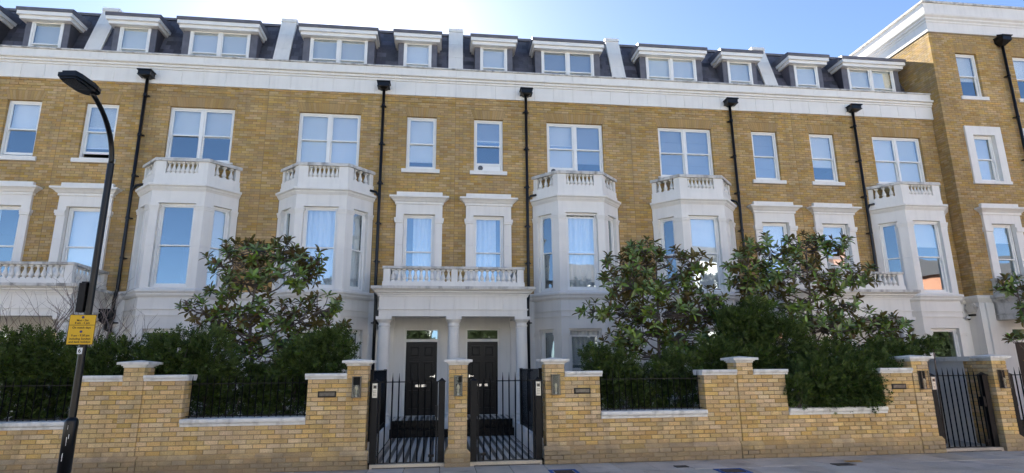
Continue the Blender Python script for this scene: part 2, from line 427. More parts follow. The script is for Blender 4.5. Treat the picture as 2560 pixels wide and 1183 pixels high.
def cover(px, py, w, d, label, frame=None):
    p = at_z(px, py, .004); t = thing('access_cover', (p[0], p[1], 0), label, 'cover')
    MB().box(p[0]-w/2, p[0]+w/2, p[1]-d/2, p[1]+d/2, -.02, .008).build('lid', 'cover_metal', t)
    if frame:
        m = MB(); a = w/2+.03; b = d/2+.03; k = .05
        for x0, x1, y0, y1 in ((-a-k, a+k, -b-k, -b), (-a-k, a+k, b, b+k), (-a-k, -a, -b+.001, b-.001), (a, a+k, -b+.001, b-.001)):
            m.box(p[0]+x0, p[0]+x1, p[1]+y0, p[1]+y1, -.02, .0065)
        m.build('painted_outline', frame, t)
cover(1411, 1180, .30, .30, 'dark utility cover outlined in blue paint nearest the right gate', 'paint_blue')
cover(1703, 1166, .22, .16, 'small dark stopcock cover in the pavement with no paint around it')
cover(1832, 1177, .32, .26, 'utility cover outlined in blue paint in front of the middle brick pier', 'paint_blue')
cover(2108, 1161, .34, .22, 'dark utility cover next to a small yellow paint mark')
p = at_z(2132, 1153, .006); tag(MB().add([(p[0]-.16, p[1]-.05, .006), (p[0]+.15, p[1]-.07, .006), (p[0]+.17, p[1]+.06, .006), (p[0]-.13, p[1]+.07, .006)], [(0, 1, 2, 3)]).build('paint_mark', 'paint_yellow'), 'small yellow spray paint mark on the grey pavement', 'paint mark')

# ------------------------------------------------------------------ windows
def sash_window(parent, T, x0, x1, z0, z1, cfg=None, lights=1, nested=True, drop=0.5):
    """T(x, y, z): y=0 outer face of the frame, +y inwards. cfg: per-light dict(blind=, grey=, curtain=, open=, top_open=, insert=)"""
    cfg = cfg or [{}]*lights
    fw = .055; mb = MB(T)
    mb.box(x0, x0+fw, 0, .10, z0, z1); mb.box(x1-fw, x1, 0, .10, z0, z1); mb.box(x0+fw, x1-fw, 0, .10, z1-fw, z1); mb.box(x0+fw, x1-fw, -.012, .10, z0, z0+.045)
    iw = (x1-x0-2*fw-(lights-1)*.07)/lights
    for i in range(1, lights): a = x0+fw+i*iw+(i-1)*.07; mb.box(a, a+.07, 0, .10, z0+.045, z1-fw)
    fr = mb.build('window_frame' if not nested else 'window', 'paint_white', parent)
    par = fr if nested else parent
    zb, zt = z0+.045, z1-fw; zm = zb+(zt-zb)*drop
    for i in range(lights):
        c = cfg[i % len(cfg)]; a = x0+fw+i*(iw+.07); b = a+iw; op = c.get('open', 0); tp = c.get('top_open', 0)
        st = .042
        for (n, la, lb, y, o_) in (('upper_sash', zm-.018, zt, .02, -tp), ('lower_sash', zb, zm+.018, .055, op)):
            s = MB(T); la += o_; lb += o_; bt = .065 if n == 'lower_sash' else .034; tt = .036
            s.box(a+.001, a+st, y, y+.032, la, lb); s.box(b-st, b-.001, y, y+.032, la, lb); s.box(a+st, b-st, y, y+.032, la, la+bt); s.box(a+st, b-st, y, y+.032, lb-tt, lb)
            if n == 'upper_sash':
                for q in (a+.004, b-st+.010): s.box(q, q+.028, y+.002, y+.03, la-.07, la-.001)      # sash horns
            s.build(n, 'paint_white', par)
            g_ = MB(T); xa, xb, za_, zb_ = a+st-.006, b-st+.006, la+bt-.006, lb-tt+.006      # old glass never sits quite true
            e4 = [y+.013+random.uniform(-.004, .004) for _ in range(3)]; e4.append(e4[0]+e4[2]-e4[1])
            c4 = [(xa, e4[0], za_), (xb, e4[1], za_), (xb, e4[2], zb_), (xa, e4[3], zb_)]
            g_.add([c4[0], c4[1], (xb, e4[1]+.005, za_), (xa, e4[0]+.005, za_), c4[3], c4[2], (xb, e4[2]+.005, zb_), (xa, e4[3]+.005, zb_)], BOXF).build('pane', 'glass', par)
        if c.get('insert'):
            s = MB(T); s.box(a+.004, b-.004, .06, .08, zb, zb+op-.002); s.build('vent_panel', 'paint_white', par)
            n = MB(); n.lathe(0, 0, [(.075, 0), (.075, .02), (.06, .026)], 20)
            q = T(a+.15, .058, zb+op*.5); n.v = [(q[0]+x, q[1]-z+.004, q[2]+y) for x, y, z in n.v]; n.build('round_vent', 'lantern_metal', par)
        bl = c.get('blind', 0)
        if bl:
            zlo = zt-(zt-zb)*bl; s = MB(T); k = 7; yy = .125
            if c.get('roman'):
                for j in range(4):
                    h0 = zlo+(zt-zlo)*j/4; h1 = zlo+(zt-zlo)*(j+1)/4
                    s.extr_x([(yy-.012, h0), (yy+.012, h0), (yy+.008, h1), (yy-.001, h1)], a+.01, b-.01)
            else:
                s.box(a+.01, b-.01, yy, yy+.004, zlo+.02, zt); s.box(a+.01, b-.01, yy-.008, yy+.012, zlo, zlo+.025)
            s.build('blind', 'blind_grey' if c.get('grey') else 'blind', par)
        if c.get('curtain'):
            lo_, hi_ = c['curtain']; s = MB(T); n = max(16, int((b-a)*(hi_-lo_)*60)); pts = []
            ph = random.uniform(0, 6)
            for j in range(n+1):
                t = j/n; x = a+(b-a)*(lo_+(hi_-lo_)*t); pts.append((x, .15+.022*math.sin(ph+t*n*.75)+.012*math.sin(ph*2+t*n*.31)))
            v = [(x, y, zb-.03) for x, y in pts]+[(x, y*.8+.03, zt) for x, y in pts]
            s.add(v, [(j, j+1, n+2+j, n+1+j) for j in range(n)]); o = s.build('curtain', 'curtain', par, smooth=True)
    return fr
BAL = [(.050, 0), (.050, .035), (.030, .045), (.042, .062), (.061, .090), (.062, .112), (.045, .165), (.029, .22), (.023, .255), (.022, .272), (.034, .285), (.034, .297), (.048, .305), (.048, .342)]
_bal_me = {}
def balusters(parent, p0, p1, n, z, h):
    k = round(h, 3)
    if k not in _bal_me:
        m = MB(); m.lathe(0, 0, [(r*.98, zz*h/.342) for r, zz in BAL[2:-2]], 12)
        m.box(-.05, .05, -.05, .05, 0, .042*h/.342); m.box(-.046, .046, -.046, .046, .305*h/.342, h)
        me = m.mesh('baluster', 'stone'); me.polygons.foreach_set('use_smooth', [True]*len(me.polygons))
        try: me.set_sharp_from_angle(angle=R(45))
        except Exception: pass
        _bal_me[k] = me
    a = math.atan2(p1[1]-p0[1], p1[0]-p0[0])
    for i in range(n):
        t = (i+.5)/n; piece('baluster', _bal_me[k], parent, (p0[0]+(p1[0]-p0[0])*t, p0[1]+(p1[1]-p0[1])*t, z), (0, 0, a))

# ------------------------------------------------------------------ terraced house
UW = 5.449
Z1, ZB, ZP = 3.72, 9.70, 10.63           # ledge top, brick top, parapet top
def arch(parent, T, xc, w, z, h, material):
    n = int(round(w/.075)) | 1; m0 = MB(T)
    m0.add([(xc-w/2-.10, .006, z+h), (xc-w/2, .006, z), (xc+w/2, .006, z), (xc+w/2+.10, .006, z+h)], [(0, 1, 2, 3)])
    core = m0.build('window_arch', 'mortar_dark', parent)
    for i in range(n):
        g = .0035
        a0 = xc-w/2+w*i/n+g; a1 = xc-w/2+w*(i+1)/n-g; W2 = w+.2; b0 = xc-W2/2+W2*i/n+g; b1 = xc-W2/2+W2*(i+1)/n-g
        y = random.uniform(-.0015, .0015)
        MB(T).add([(a0, y, z), (a1, y, z), (a1, .1, z), (a0, .1, z), (b0, y, z+h-.004), (b1, y, z+h-.004), (b1, .1, z+h-.004), (b0, .1, z+h-.004)], BOXF).build('voussoir', material, core)
BAYC, BHW, BWW, BD = 3.61, .67, 1.30, .68
def house(o, s, label, cfg, umax=UW, n_single=300, visible_bay=True, umin=0.0):
    T = lambda u, y, z: (o+s*u, y, z)
    root = thing('terraced_house', (o+s*umax/2, 0, 0), label, 'house', 'brick terraced houses with white bay windows')
    nx, wx, nw, ww = 1.0, 3.672, .876, 1.766
    zo0, zo1 = 7.395, 9.045
    # closed shell behind the facade: party walls, back wall, floors, so rooms are dark
    sh = MB(T); yb = 8.5
    for u in (umin+.01, umax-.01): sh.box(u-.008, u+.008, .32, yb, 0, 10.3)
    sh.box(umin+.02, umax-.02, yb-.1, yb, 0, 12.3)
    for z in (.30, 3.35, 6.62, 9.75): sh.box(umin+.02, umax-.02, .34, yb-.11, z, z+.1)
    sh.build('interior_shell', 'room', root)
    # --- facade brickwork
    holes = [(nx-nw/2, nx+nw/2, zo0, zo1), (wx-ww/2, wx+ww/2, zo0, zo1), (nx-.445, nx+.445, 3.76, 6.0), (BAYC-1.05, BAYC+1.05, 3.9, 6.2)]
    core = MB(T); sheet_with_holes(core, umin, umax, 3.6, ZB+.05, [(a-.004, b+.004, c-.004, e+.004) for a, b, c, e in holes], .008, .30)
    wall = core.build('brick_wall', 'mortar_dark', root)
    def cuts(za, zb):
        z = (za+zb)/2; c = []
        for (x, w) in ((nx, nw), (wx, ww)):
            if zo0 < z < zo1: c.append((x-w/2, x+w/2))
            if zo1 < z < zo1+.30: k = w/2+.10*(z-zo1)/.30+.004; c.append((x-k, x+k))
        if zo0-.125 < z < zo0: c.append((nx-.555, nx+.555)); 
        if zo0-.05 < z < zo0: c.append((wx-.97, wx+.97))
        if z < 6.64: c.append((nx-.655, nx+.655))
        if z < 6.52: c.append((BAYC-BWW-.02, BAYC+BWW+.02))
        return c
    rows = int(round((ZB-Z1)/.075))
    bricks(wall, T, 0 if s > 0 else 0, umin+.006, umax-.006, Z1, rows, cuts, 'brick_house', n_single, phase=.006, proud=lambda r: .014 if r in (rows-1, rows-3) else 0)
    for (x, w) in ((nx, nw), (wx, ww)): arch(root, T, x, w, zo1, .295, 'brick_arch')
    # --- second-floor windows
    for key, x, w, li in (('n2', nx, nw, 1), ('w2', wx, ww, 2)):
        Tw = lambda a, y, z, x=x: T(x+a, y+.085, z)
        cf = cfg.get(key); cf = cf[::-1] if (cf and s < 0) else cf
        win = sash_window(root, Tw, -w/2+.002, w/2-.002, zo0+.002, zo1-.002, cf, li)
        hw = .555 if li == 1 else .97
        MB(T).extr_x([(-.05, zo0-.125 if li == 1 else zo0-.05), (.09, zo0-.125 if li == 1 else zo0-.05), (.09, zo0), (-.05, zo0-.012)], x-hw, x+hw).build('sill', 'stone', win)
    # --- first-floor narrow window with stone surround
    sur = MB(T); d = -.075
    for k in (-1, 1):
        a, b = sorted((nx+k*.445, nx+k*.66))
        sur.box(a, b, d, .05, 3.72, 5.10); sur.box(a, b, d, .05, 5.104, 5.74)
        sur.box(a-.03 if k < 0 else a, b if k < 0 else b+.03, d-.03, .05, 5.742, 5.80); sur.box(a-.045 if k < 0 else a, b if k < 0 else b+.045, d-.045, .05, 5.80, 5.885)
        sur.box(a, b, d, .05, 5.886, 6.0)
    sur.box(nx-.66, nx+.66, d, .05, 6.0005, 6.29)
    sur.box(nx-.445, nx+.445, -.02, .25, 3.70, 3.765)
    so = sur.build('window_surround', 'stone', root)
    cr = MB(T); cr.sweep([(nx-.66, .05), (nx-.66, d), (nx+.66, d), (nx+.66, .05)], [(0, 6.2905), (.035, 6.2905), (.035, 6.35), (.07, 6.37), (.10, 6.41), (.15, 6.45), (.185, 6.46), (.185, 6.51), (0, 6.53)])
    cr.build('hood_cornice', 'stone', so); MB(T).box(nx-.655, nx+.655, d-.02, .05, 6.531, 6.655).build('blocking_course', 'stone', so)
    Tw = lambda a, y, z: T(nx+a, y+.06, z)
    sash_window(root, Tw, -.443, .443, 3.767, 5.998, cfg.get('n1'), 1, drop=.52)
    # --- ground floor render, door
    door = (nx-.16-.475, nx-.16+.475, .44, 2.755)
    g = MB(T); sheet_with_holes(g, umin, umax, 0, 3.5, [door, (BAYC-1.0, BAYC+1.0, .75, 2.9)], -.004, .30)
    gw = g.build('ground_floor_wall', 'render_white', root)
    dx0, dx1 = door[0], door[1]
    f = MB(T)
    for (a, b, c, e) in ((dx0, dx0+.05, .44, 2.755), (dx1-.05, dx1, .44, 2.755), (dx0+.05, dx1-.05, 2.705, 2.755), (dx0+.05, dx1-.05, 2.39, 2.465)): f.box(a, b, .05, .16, c, e)
    f.box(dx0, dx1, .02, .16, .42, .4395)
    dr = f.build('front_door', 'paint_white', root)
    MB(T).box(dx0+.05, dx1-.05, .10, .106, 2.465, 2.705).build('fanlight', 'glass', dr)
    lf = MB(T); a, b = dx0+.052, dx1-.052; lf.box(a, b, .085, .13, .442, 2.388)
    for (za, zb) in ((.62, 1.10), (1.30, 1.86), (1.98, 2.28)):
        for k in (0, 1):
            m = (a+b)/2; xa, xb = (a+.10, m-.05) if k == 0 else (m+.05, b-.10)
            lf.extr_x([(.085, za), (.085, zb), (.068, zb-.004), (.068, za+.004)], xa, xb)
            lf.cbox(xa+.035, xb-.035, .052, .07, za+.04, zb-.04, .014)
    lf.build('door_leaf', 'door_black', dr)
    m = (a+b)/2; MB(T).cbox(m-.15, m-.02, .05, .084, 1.18, 1.255, .006).cbox(m+.02, m+.15, .05, .084, 1.18, 1.255, .006).build('letter_plate', 'chrome', dr)
    hx = a+.06 if s < 0 else a+.06
    MB(T).box(hx-.015, hx+.015, .045, .084, 1.42, 1.50).box(hx-.015, hx+.12, .03, .045, 1.45, 1.47).build('door_handle', 'chrome', dr)
    # pilaster against the wall behind the outer column
    MB(T).box(1.62, 1.88, -.06, .0, .42, 2.78).box(1.585, 1.915, -.09, .0, 2.781, 2.95).build('pilaster', 'render_white', root)
    # --- bay window
    L0, L1, L2, L3 = (BAYC-BWW, 0), (BAYC-BHW, -BD), (BAYC+BHW, -BD), (BAYC+BWW, 0)
    line = [L0, L1, L2, L3]
    bay = MB(T)
    faces = [(L0, L1), (L1, L2), (L2, L3)]
    bands = [(0.0, .80), (2.705, 3.5), (3.5, 3.76), (5.998, 6.33), (6.33, 6.66)]
    th = .24
    def face_T(P, Q):
        P = Vector(P); Q = Vector(Q); dd = (Q-P).normalized(); nn = Vector((-dd.y, dd.x))     # into the wall
        return lambda a, y, z: T(P.x+dd.x*a+nn.x*y, P.y+dd.y*a+nn.y*y, z), (Q-P).length
    pil = {}
    for i, (P, Q) in enumerate(faces):
        _, ln = face_T(P, Q)
        pil[i] = ((.205, ln-.205) if i == 1 else ((.17, ln-.25) if i == 0 else (.25, ln-.17)))
    for (za, zb) in bands:
        bay.sweep(line, [(0, za), (0, zb), (-th, zb), (-th, za)])
    # piers between the openings: plan pieces following the wall line
    def on(i, a, y):
        Tf, _ = face_T(*faces[i]); 
        P, Q = Vector(faces[i][0]), Vector(faces[i][1]); dd = (Q-P).normalized(); nn = Vector((-dd.y, dd.x)); q = P+dd*a+nn*y; return (q.x, q.y)
    def piers(mb, za, zb, out):
        y = -out; mbs = mb if isinstance(mb, list) else [mb]*4; mb = mbs[0]
        mb.prism([on(0, 0, y), on(0, pil[0][0]+out, y), on(0, pil[0][0]+out, .2), on(0, 0, .2)], za, zb)
        c1 = Vector(L1)+Vector((-math.tan(R(22.5)), -1))*out; c2 = Vector(L2)+Vector((math.tan(R(22.5)), -1))*out
        mb = mbs[1]; mb.prism([on(0, pil[0][1]-out, y), (c1.x, c1.y), on(1, pil[1][0]+out, y), on(1, pil[1][0]+out, .2), on(1, .10, .24), on(0, pil[0][1]-out, .2)], za, zb)
        mb = mbs[2]; mb.prism([on(1, pil[1][1]-out, y), (c2.x, c2.y), on(2, pil[2][0]+out, y), on(2, pil[2][0]+out, .2), on(1, BHW*2-.10, .24), on(1, pil[1][1]-out, .2)], za, zb)
        ln = (Vector(L3)-Vector(L2)).length
        mb = mbs[3]; mb.prism([on(2, pil[2][1]-out, y), on(2, ln, y), on(2, ln, .2), on(2, pil[2][1]-out, .2)], za, zb)
    piers(bay, .8005, 2.7045, 0.0); piers(bay, 3.7605, 4.84, 0.0); piers(bay, 4.8435, 5.9975, 0.0)
    bo = bay.build('bay_window', 'stone', root)
    for lv in (((5.815, 5.86, .018), (5.86, 5.90, .028), (5.90, 5.944, .042)), ((2.50, 2.545, .018), (2.545, 2.60, .032))):
        cps = [MB(T) for _ in range(4)]
        for (za, zb, ou) in lv: piers(cps, za, zb-.0005, ou)
        for c_ in cps: c_.build('pilaster_cap', 'stone', bo)
    MB(T).sweep(line, [(0, 6.331), (.02, 6.331), (.035, 6.36), (.06, 6.385), (.075, 6.42), (.115, 6.445), (.125, 6.45), (.125, 6.505), (.02, 6.525), (0, 6.525)]).build('bay_cornice', 'stone', bo)
    ledge_line = [(umin, 0), (BAYC-BWW-.04, 0), L1, L2, (BAYC+BWW+.04, 0), (umax, 0)]
    MB(T).sweep(ledge_line, [(-.05, 3.502), (.025, 3.502), (.045, 3.53), (.07, 3.56), (.075, 3.60), (.105, 3.63), (.115, 3.64), (.115, 3.69), (.03, 3.72), (-.05, 3.72)]).build('ledge', 'stone', root)
    MB(T).sweep(line, [(-.01, 3.19), (.03, 3.19), (.03, 3.212), (-.01, 3.212)]).sweep(line, [(-.01, 3.03), (.03, 3.03), (.03, 3.052), (-.01, 3.052)]).build('string_course', 'stone', bo)
    for (key, za, zb) in (('bay', 3.762, 5.996), ('gbay', .802, 2.703)):
        for i in range(3):
            Tf, ln = face_T(*faces[i]); x0, x1 = pil[i]
            Tw = lambda a, y, z, Tf=Tf: Tf(a, y+.10, z)
            cf = cfg.get(key, {}).get(i if s > 0 else 2-i)
            sash_window(bo, Tw, x0+.002, x1-.002, za, zb, [cf] if cf else None, 1, nested=False, drop=.5)
    # balcony on the bay
    zb0, zb1, zb2, zb3 = 6.526, 6.815, 7.157, 7.25
    ban = MB(T); ban.sweep(line, [(-.015, zb0), (-.015, zb1), (-.17, zb1), (-.17, zb0)])
    def die(mb, i, a, b, y0=.03, y1=.165): mb.prism([on(i, a, y0), on(i, b, y0), on(i, b, y1), on(i, a, y1)], zb1+.0005, zb2-.0005)
    ls = (Vector(L1)-Vector(L0)).length
    die(ban, 0, .02, .15); die(ban, 2, ls-.15, ls-.02)
    for (i, P) in ((0, L1), (2, L2)):
        k = Vector(P)
        if i == 0: ban.prism([on(0, ls-.19, .015), (k.x+.006, k.y+.015), on(1, .26, .015), on(1, .26, .17), on(1, .07, .17), on(0, ls-.19, .17)], zb1+.0005, zb2-.0005)
        else: ban.prism([on(1, 2*BHW-.26, .015), (k.x-.006, k.y+.015), on(2, .19, .015), on(2, .19, .17), on(1, 2*BHW-.07, .17), on(1, 2*BHW-.26, .17)], zb1+.0005, zb2-.0005)
    bal = ban.build('balcony', 'stone', root)
    MB(T).sweep(line, [(.03, zb2), (.03, zb3-.03), (.015, zb3), (-.18, zb3), (-.20, zb3-.03), (-.20, zb2)]).build('balcony_coping', 'stone_dirty', bal)
    def line_b(i, a, b, n):
        p0, p1 = on(i, a, .095), on(i, b, .095); balusters(bal, T(*p0, 0)[:2], T(*p1, 0)[:2], n, zb1, zb2-zb1)
    line_b(0, .15, ls-.19, 3); line_b(1, .26, 2*BHW-.26, 7); line_b(2, .19, ls-.15, 3)
    # bay roof slab under the balcony
    MB(T).prism([(BAYC-BWW, .0), (BAYC-BHW, -BD+.1), (BAYC+BHW, -BD+.1), (BAYC+BWW, 0)][::1], 6.40, 6.53).build('balcony_floor', 'lead', bal)
    # --- entablature and parapet of stone blocks
    co = MB(T).box(umin, umax, -.045, .30, ZB+.002, ZP-.06).build('entablature', 'stone_joint', root)
    nb = max(1, int(round((umax-umin)/.64))); w = (umax-umin)/nb
    for i in range(nb):
        a, b = umin+i*w+.0025, umin+(i+1)*w-.0025
        MB(T).cbox(a, b, -.060, .0, ZB, 10.133, .003).build('frieze_block', 'stone', co)
    prof = [(-.05, 10.135), (-.085, 10.137), (-.085, 10.18), (-.075, 10.185), (-.075, 10.20), (-.125, 10.205), (-.125, 10.255), (-.11, 10.26), (-.11, 10.275), (-.17, 10.28), (-.185, 10.30), (-.185, 10.345), (-.13, 10.37), (-.085, 10.385), (-.085, 10.578), (.0, 10.578), (.0, 10.135)]
    nb2 = max(1, int(round((umax-umin)/.91))); w = (umax-umin)/nb2
    for i in range(nb2):
        a, b = umin+i*w+.0025, umin+(i+1)*w-.0025
        MB(T).extr_x(prof, a, b).build('cornice_block', 'stone', co)
        MB(T).extr_x([(-.125, 10.58), (-.135, 10.60), (-.125, 10.622), (.0, 10.634), (.22, 10.634), (.22, 10.58)], a, b).build('coping_stone', 'stone_dirty', co)
    # --- mansard roof in slate
    A, B = (.62, 10.50), (1.46, 12.68)
    sl = math.atan2(B[1]-A[1], B[0]-A[0]); slen = math.hypot(B[0]-A[0], B[1]-A[1])
    rf = MB(T); rf.extr_x([(A[0]+.03, A[1]), (B[0]+.03, B[1]), (yb, 12.80), (yb, 10.4), (A[0]+.03, 10.4)], umin, umax)
    roof = rf.build('roof', 'slate', root)
    MB(T).extr_x([(B[0]-.05, B[1]-.03), (B[0]-.06, B[1]+.05), (B[0]+.05, B[1]+.10), (B[0]+.5, B[1]+.12), (B[0]+.5, B[1]+.03)], umin, umax).build('ridge_flashing', 'lead', roof)
    MB(T).box(umin, umax, .22, .66, 10.44, 10.50).build('gutter', 'lead', roof)
    dorm = [(1.22, .44, .165, .75), (3.67, .88, .205, 1.195)]
    if 'slate' not in _brick_mesh:
        _brick_mesh['slate'] = MB().box(-.147, .147, -.012, .0, -.01, .30).mesh('slate', 'slate')
    nr = int(slen/.195)
    for r in range(nr):
        t = (r+.02)*.195; y = A[0]+math.cos(sl)*t; z = A[1]+math.sin(sl)*t
        x = umin+.15-(.15 if r % 2 else 0)
        while x < umax+.1:
            xx = min(max(x, umin+.15), umax-.15)
            if z < 10.35 or any(abs(xx-dx) < hw+ck-.10 and z < 12.1 for dx, hw, ck, _ in dorm) or xx-umin < .13 and False: x += .30; continue
            if not ((umin == 0 and xx < .15) or (umax == UW and xx > UW-.15)):
                o_ = piece('slate', _brick_mesh['slate'], roof, T(xx, y-.002+random.uniform(-.002, .002), z))
                o_.rotation_euler = (-(math.pi/2-sl)+.038, random.uniform(-.006, .006), 0)
            x += .30
    for key, (dx, hw, ck, hd) in zip(('nd', 'wd'), dorm):
        f = MB(T); yf = .65
        f.box(dx-hw-ck, dx-hw, yf, yf+.9, 10.505, 11.93); f.box(dx+hw, dx+hw+ck, yf, yf+.9, 10.505, 11.93); f.box(dx-hw, dx+hw, yf+.02, yf+.9, 11.905, 11.93)
        dm = f.build('dormer', 'lead', root)
        for k in (-1, 1):      # timber-ribbed lead cheeks
            e = dx+k*(hw+ck); MB(T).box(min(e, e+k*.012), max(e, e+k*.012), yf+.01, yf+.9, 10.505, 11.92).build('cheek', 'slate', dm)
        h = MB(T)
        h.box(dx-hd+.05, dx+hd-.05, .47, 1.45, 11.845, 11.95); h.box(dx-hd, dx+hd, .40, 1.45, 11.9505, 12.065)
        h.build('hood', 'paint_white', dm)
        MB(T).extr_x([(.375, 12.066), (.365, 12.16), (.41, 12.195), (1.9, 12.38), (1.9, 12.066)], dx-hd-.02, dx+hd+.02).build('lead_roof', 'lead', dm)
        for q in range(int(hd*2/.6)+1):
            xq = dx-hd+.05+q*(2*hd-.1)/max(1, int(hd*2/.6)); MB(T).extr_x([(.42, 12.15), (.44, 12.21), (1.9, 12.40), (1.9, 12.36)], xq-.02, xq+.02).build('lead_roll', 'lead', dm)
        Tw = lambda a, y, z, dx=dx: T(dx+a, y+.63, z)
        cf = cfg.get(key, [dict(blind=1.0)]); cf = cf[::-1] if s < 0 else cf
        sash_window(dm, Tw, -hw+.002, hw-.002, 10.56, 11.903, cf, 1 if key == 'nd' else 2, nested=False, drop=.43)
    # --- party upstands with coping stones
    if s > 0:
        for u in [0.0]+([UW] if umax == UW else []):
            k = .235; core_ = MB(T).extr_x([(.64, 10.4), (1.44, 12.84), (1.9, 12.86), (3.2, 12.6), (3.2, 10.4)], u-k+.01, u+k-.01).build('party_parapet', 'stone_joint', root)
            P0, P1 = Vector((.55, 10.42)), Vector((1.37, 12.80)); nn = 4
            for i in range(nn):
                q0 = P0.lerp(P1, (i+.004)/nn); q1 = P0.lerp(P1, (i+.996)/nn)
                MB(T).extr_x([(q0.x, q0.y), (q1.x, q1.y), (q1.x+.3, q1.y), (q0.x+.3, q0.y)], u-k, u+k).build('coping_stone', 'stone', core_)
            MB(T).extr_x([(1.345, 12.803), (1.375, 12.93), (2.0, 12.95), (3.3, 12.75), (3.3, 12.65), (2.0, 12.80)], u-k-.012, u+k+.012).build('cap_stone', 'stone', core_)
    # --- rainwater pipe
    up = 2.14; y = -.115
    HZ = 9.99; dp = MB(T).tube([(up, y, HZ-.18), (up, y, 6.0), (up, y, 3.78), (up-.03, y-.02, 3.5), (up-.03, y-.02, .06)], .043, 10)
    dpo = dp.build('downpipe', 'paint_black', root, smooth=True)
    hp = MB(T); hp.prism([(up-.165, -.34), (up+.165, -.33), (up+.165, -.066), (up-.165, -.066)], HZ-.145, HZ-.03)
    hp.add([(up-.165, -.33, HZ-.145), (up+.165, -.33, HZ-.145), (up+.165, -.066, HZ-.145), (up-.165, -.066, HZ-.145), (up-.06, -.18, HZ-.20), (up+.06, -.18, HZ-.20), (up+.06, -.067, HZ-.20), (up-.06, -.067, HZ-.20)], [(4, 7, 6, 5), (0, 4, 5, 1), (1, 5, 6, 2), (2, 6, 7, 3), (3, 7, 4, 0)])
    hp.prism([(up-.195, -.365), (up+.195, -.365), (up+.195, -.0665), (up-.195, -.0665)], HZ-.0295, HZ); hp.prism([(up-.18, -.346), (up+.18, -.346), (up+.18, -.0655), (up-.18, -.0655)], HZ-.165, HZ-.1455)
    hp.build('hopper', 'paint_black', dpo); MB(T).tube([(up, -.06, HZ+.09), (up, -.14, HZ+.07), (up, -.19, HZ-.01)], .03, 8).build('spout', 'paint_black', dpo)
    for z in (9.3, 8.1, 6.9, 5.7, 4.6, 2.9, 1.6): MB(T).tube([(up if z > 3.6 else up-.03, y if z > 3.6 else y-.02, z-.035), (up if z > 3.6 else up-.03, y if z > 3.6 else y-.02, z+.035)], .056, 10).box(up-.085, up+.085, -.075, -.003, z-.015, z+.015).build('pipe_collar', 'paint_black', dpo)
    MB(T).tube([(BAYC-BWW+.10, -.10, 6.66), (up+.10, -.115, 6.62), (up+.02, -.115, 6.50), (up, -.115, 6.36)], .036, 8).build('branch_pipe', 'paint_black', dpo, smooth=True)
    return root
full = dict(blind=1.0)
F = lambda b, **k: dict(blind=b, **k)
C = lambda a=0, b=1: dict(curtain=(a, b))
H = {}
house(-2*UW, -1, 'brick terraced house cut by the left edge of the photo', dict(n2=[F(.5, open=.04)], w2=[F(1)]*2, n1=[F(.0, curtain=(.75, 1))], nd=[F(1)], wd=[F(1)]*2, bay={1: C()}), n_single=60)
house(-2*UW, 1, 'brick terraced house behind the street lamp, its bay window left of the first magnolia', dict(n2=[F(.80, open=.13)], w2=[F(.47, open=.05), F(.52)], n1=[F(1)], bay={0: F(1), 2: F(1)}, nd=[F(1)], wd=[F(1)]*2))
house(0, -1, 'brick terraced house with curtained bay window left of the central porch', dict(n2=[F(.86)], w2=[F(1), F(1)], n1=[C(.05, .72)], bay={0: C(0, 1), 1: C(0, 1), 2: C(0, .7)}, gbay={2: F(1)}, nd=[F(1)], wd=[F(1)]*2))
house(0, 1, 'brick terraced house right of the central porch with a round vent in its window', dict(n2=[F(.42, grey=1, open=.17, insert=1)], w2=[F(.93, open=.12, insert=1), F(.78, grey=1)], n1=[C(0, .8)], bay={1: dict(curtain=(0, 1), top_open=.06)}, gbay={1: dict(curtain=(0, 1), top_open=.12)}, nd=[F(1)], wd=[F(.9, grey=1), F(.9, grey=1)]))
house(2*UW, -1, 'brick terraced house with white roller blinds in its bay, behind the two right magnolias', dict(n2=[F(1, roman=1, grey=1)], w2=[F(1, roman=1, grey=1)]*2, n1=[F(1)], bay={1: F(1)}, nd=[F(1)], wd=[F(1)]*2))
house(2*UW, 1, 'brick terraced house adjoining the taller block on the right', dict(n2=[F(.68)], w2=[F(1)]*2, n1=[F(1)], bay={1: F(.35)}, nd=[F(1)], wd=[F(1), F(1)]), umax=5.13)
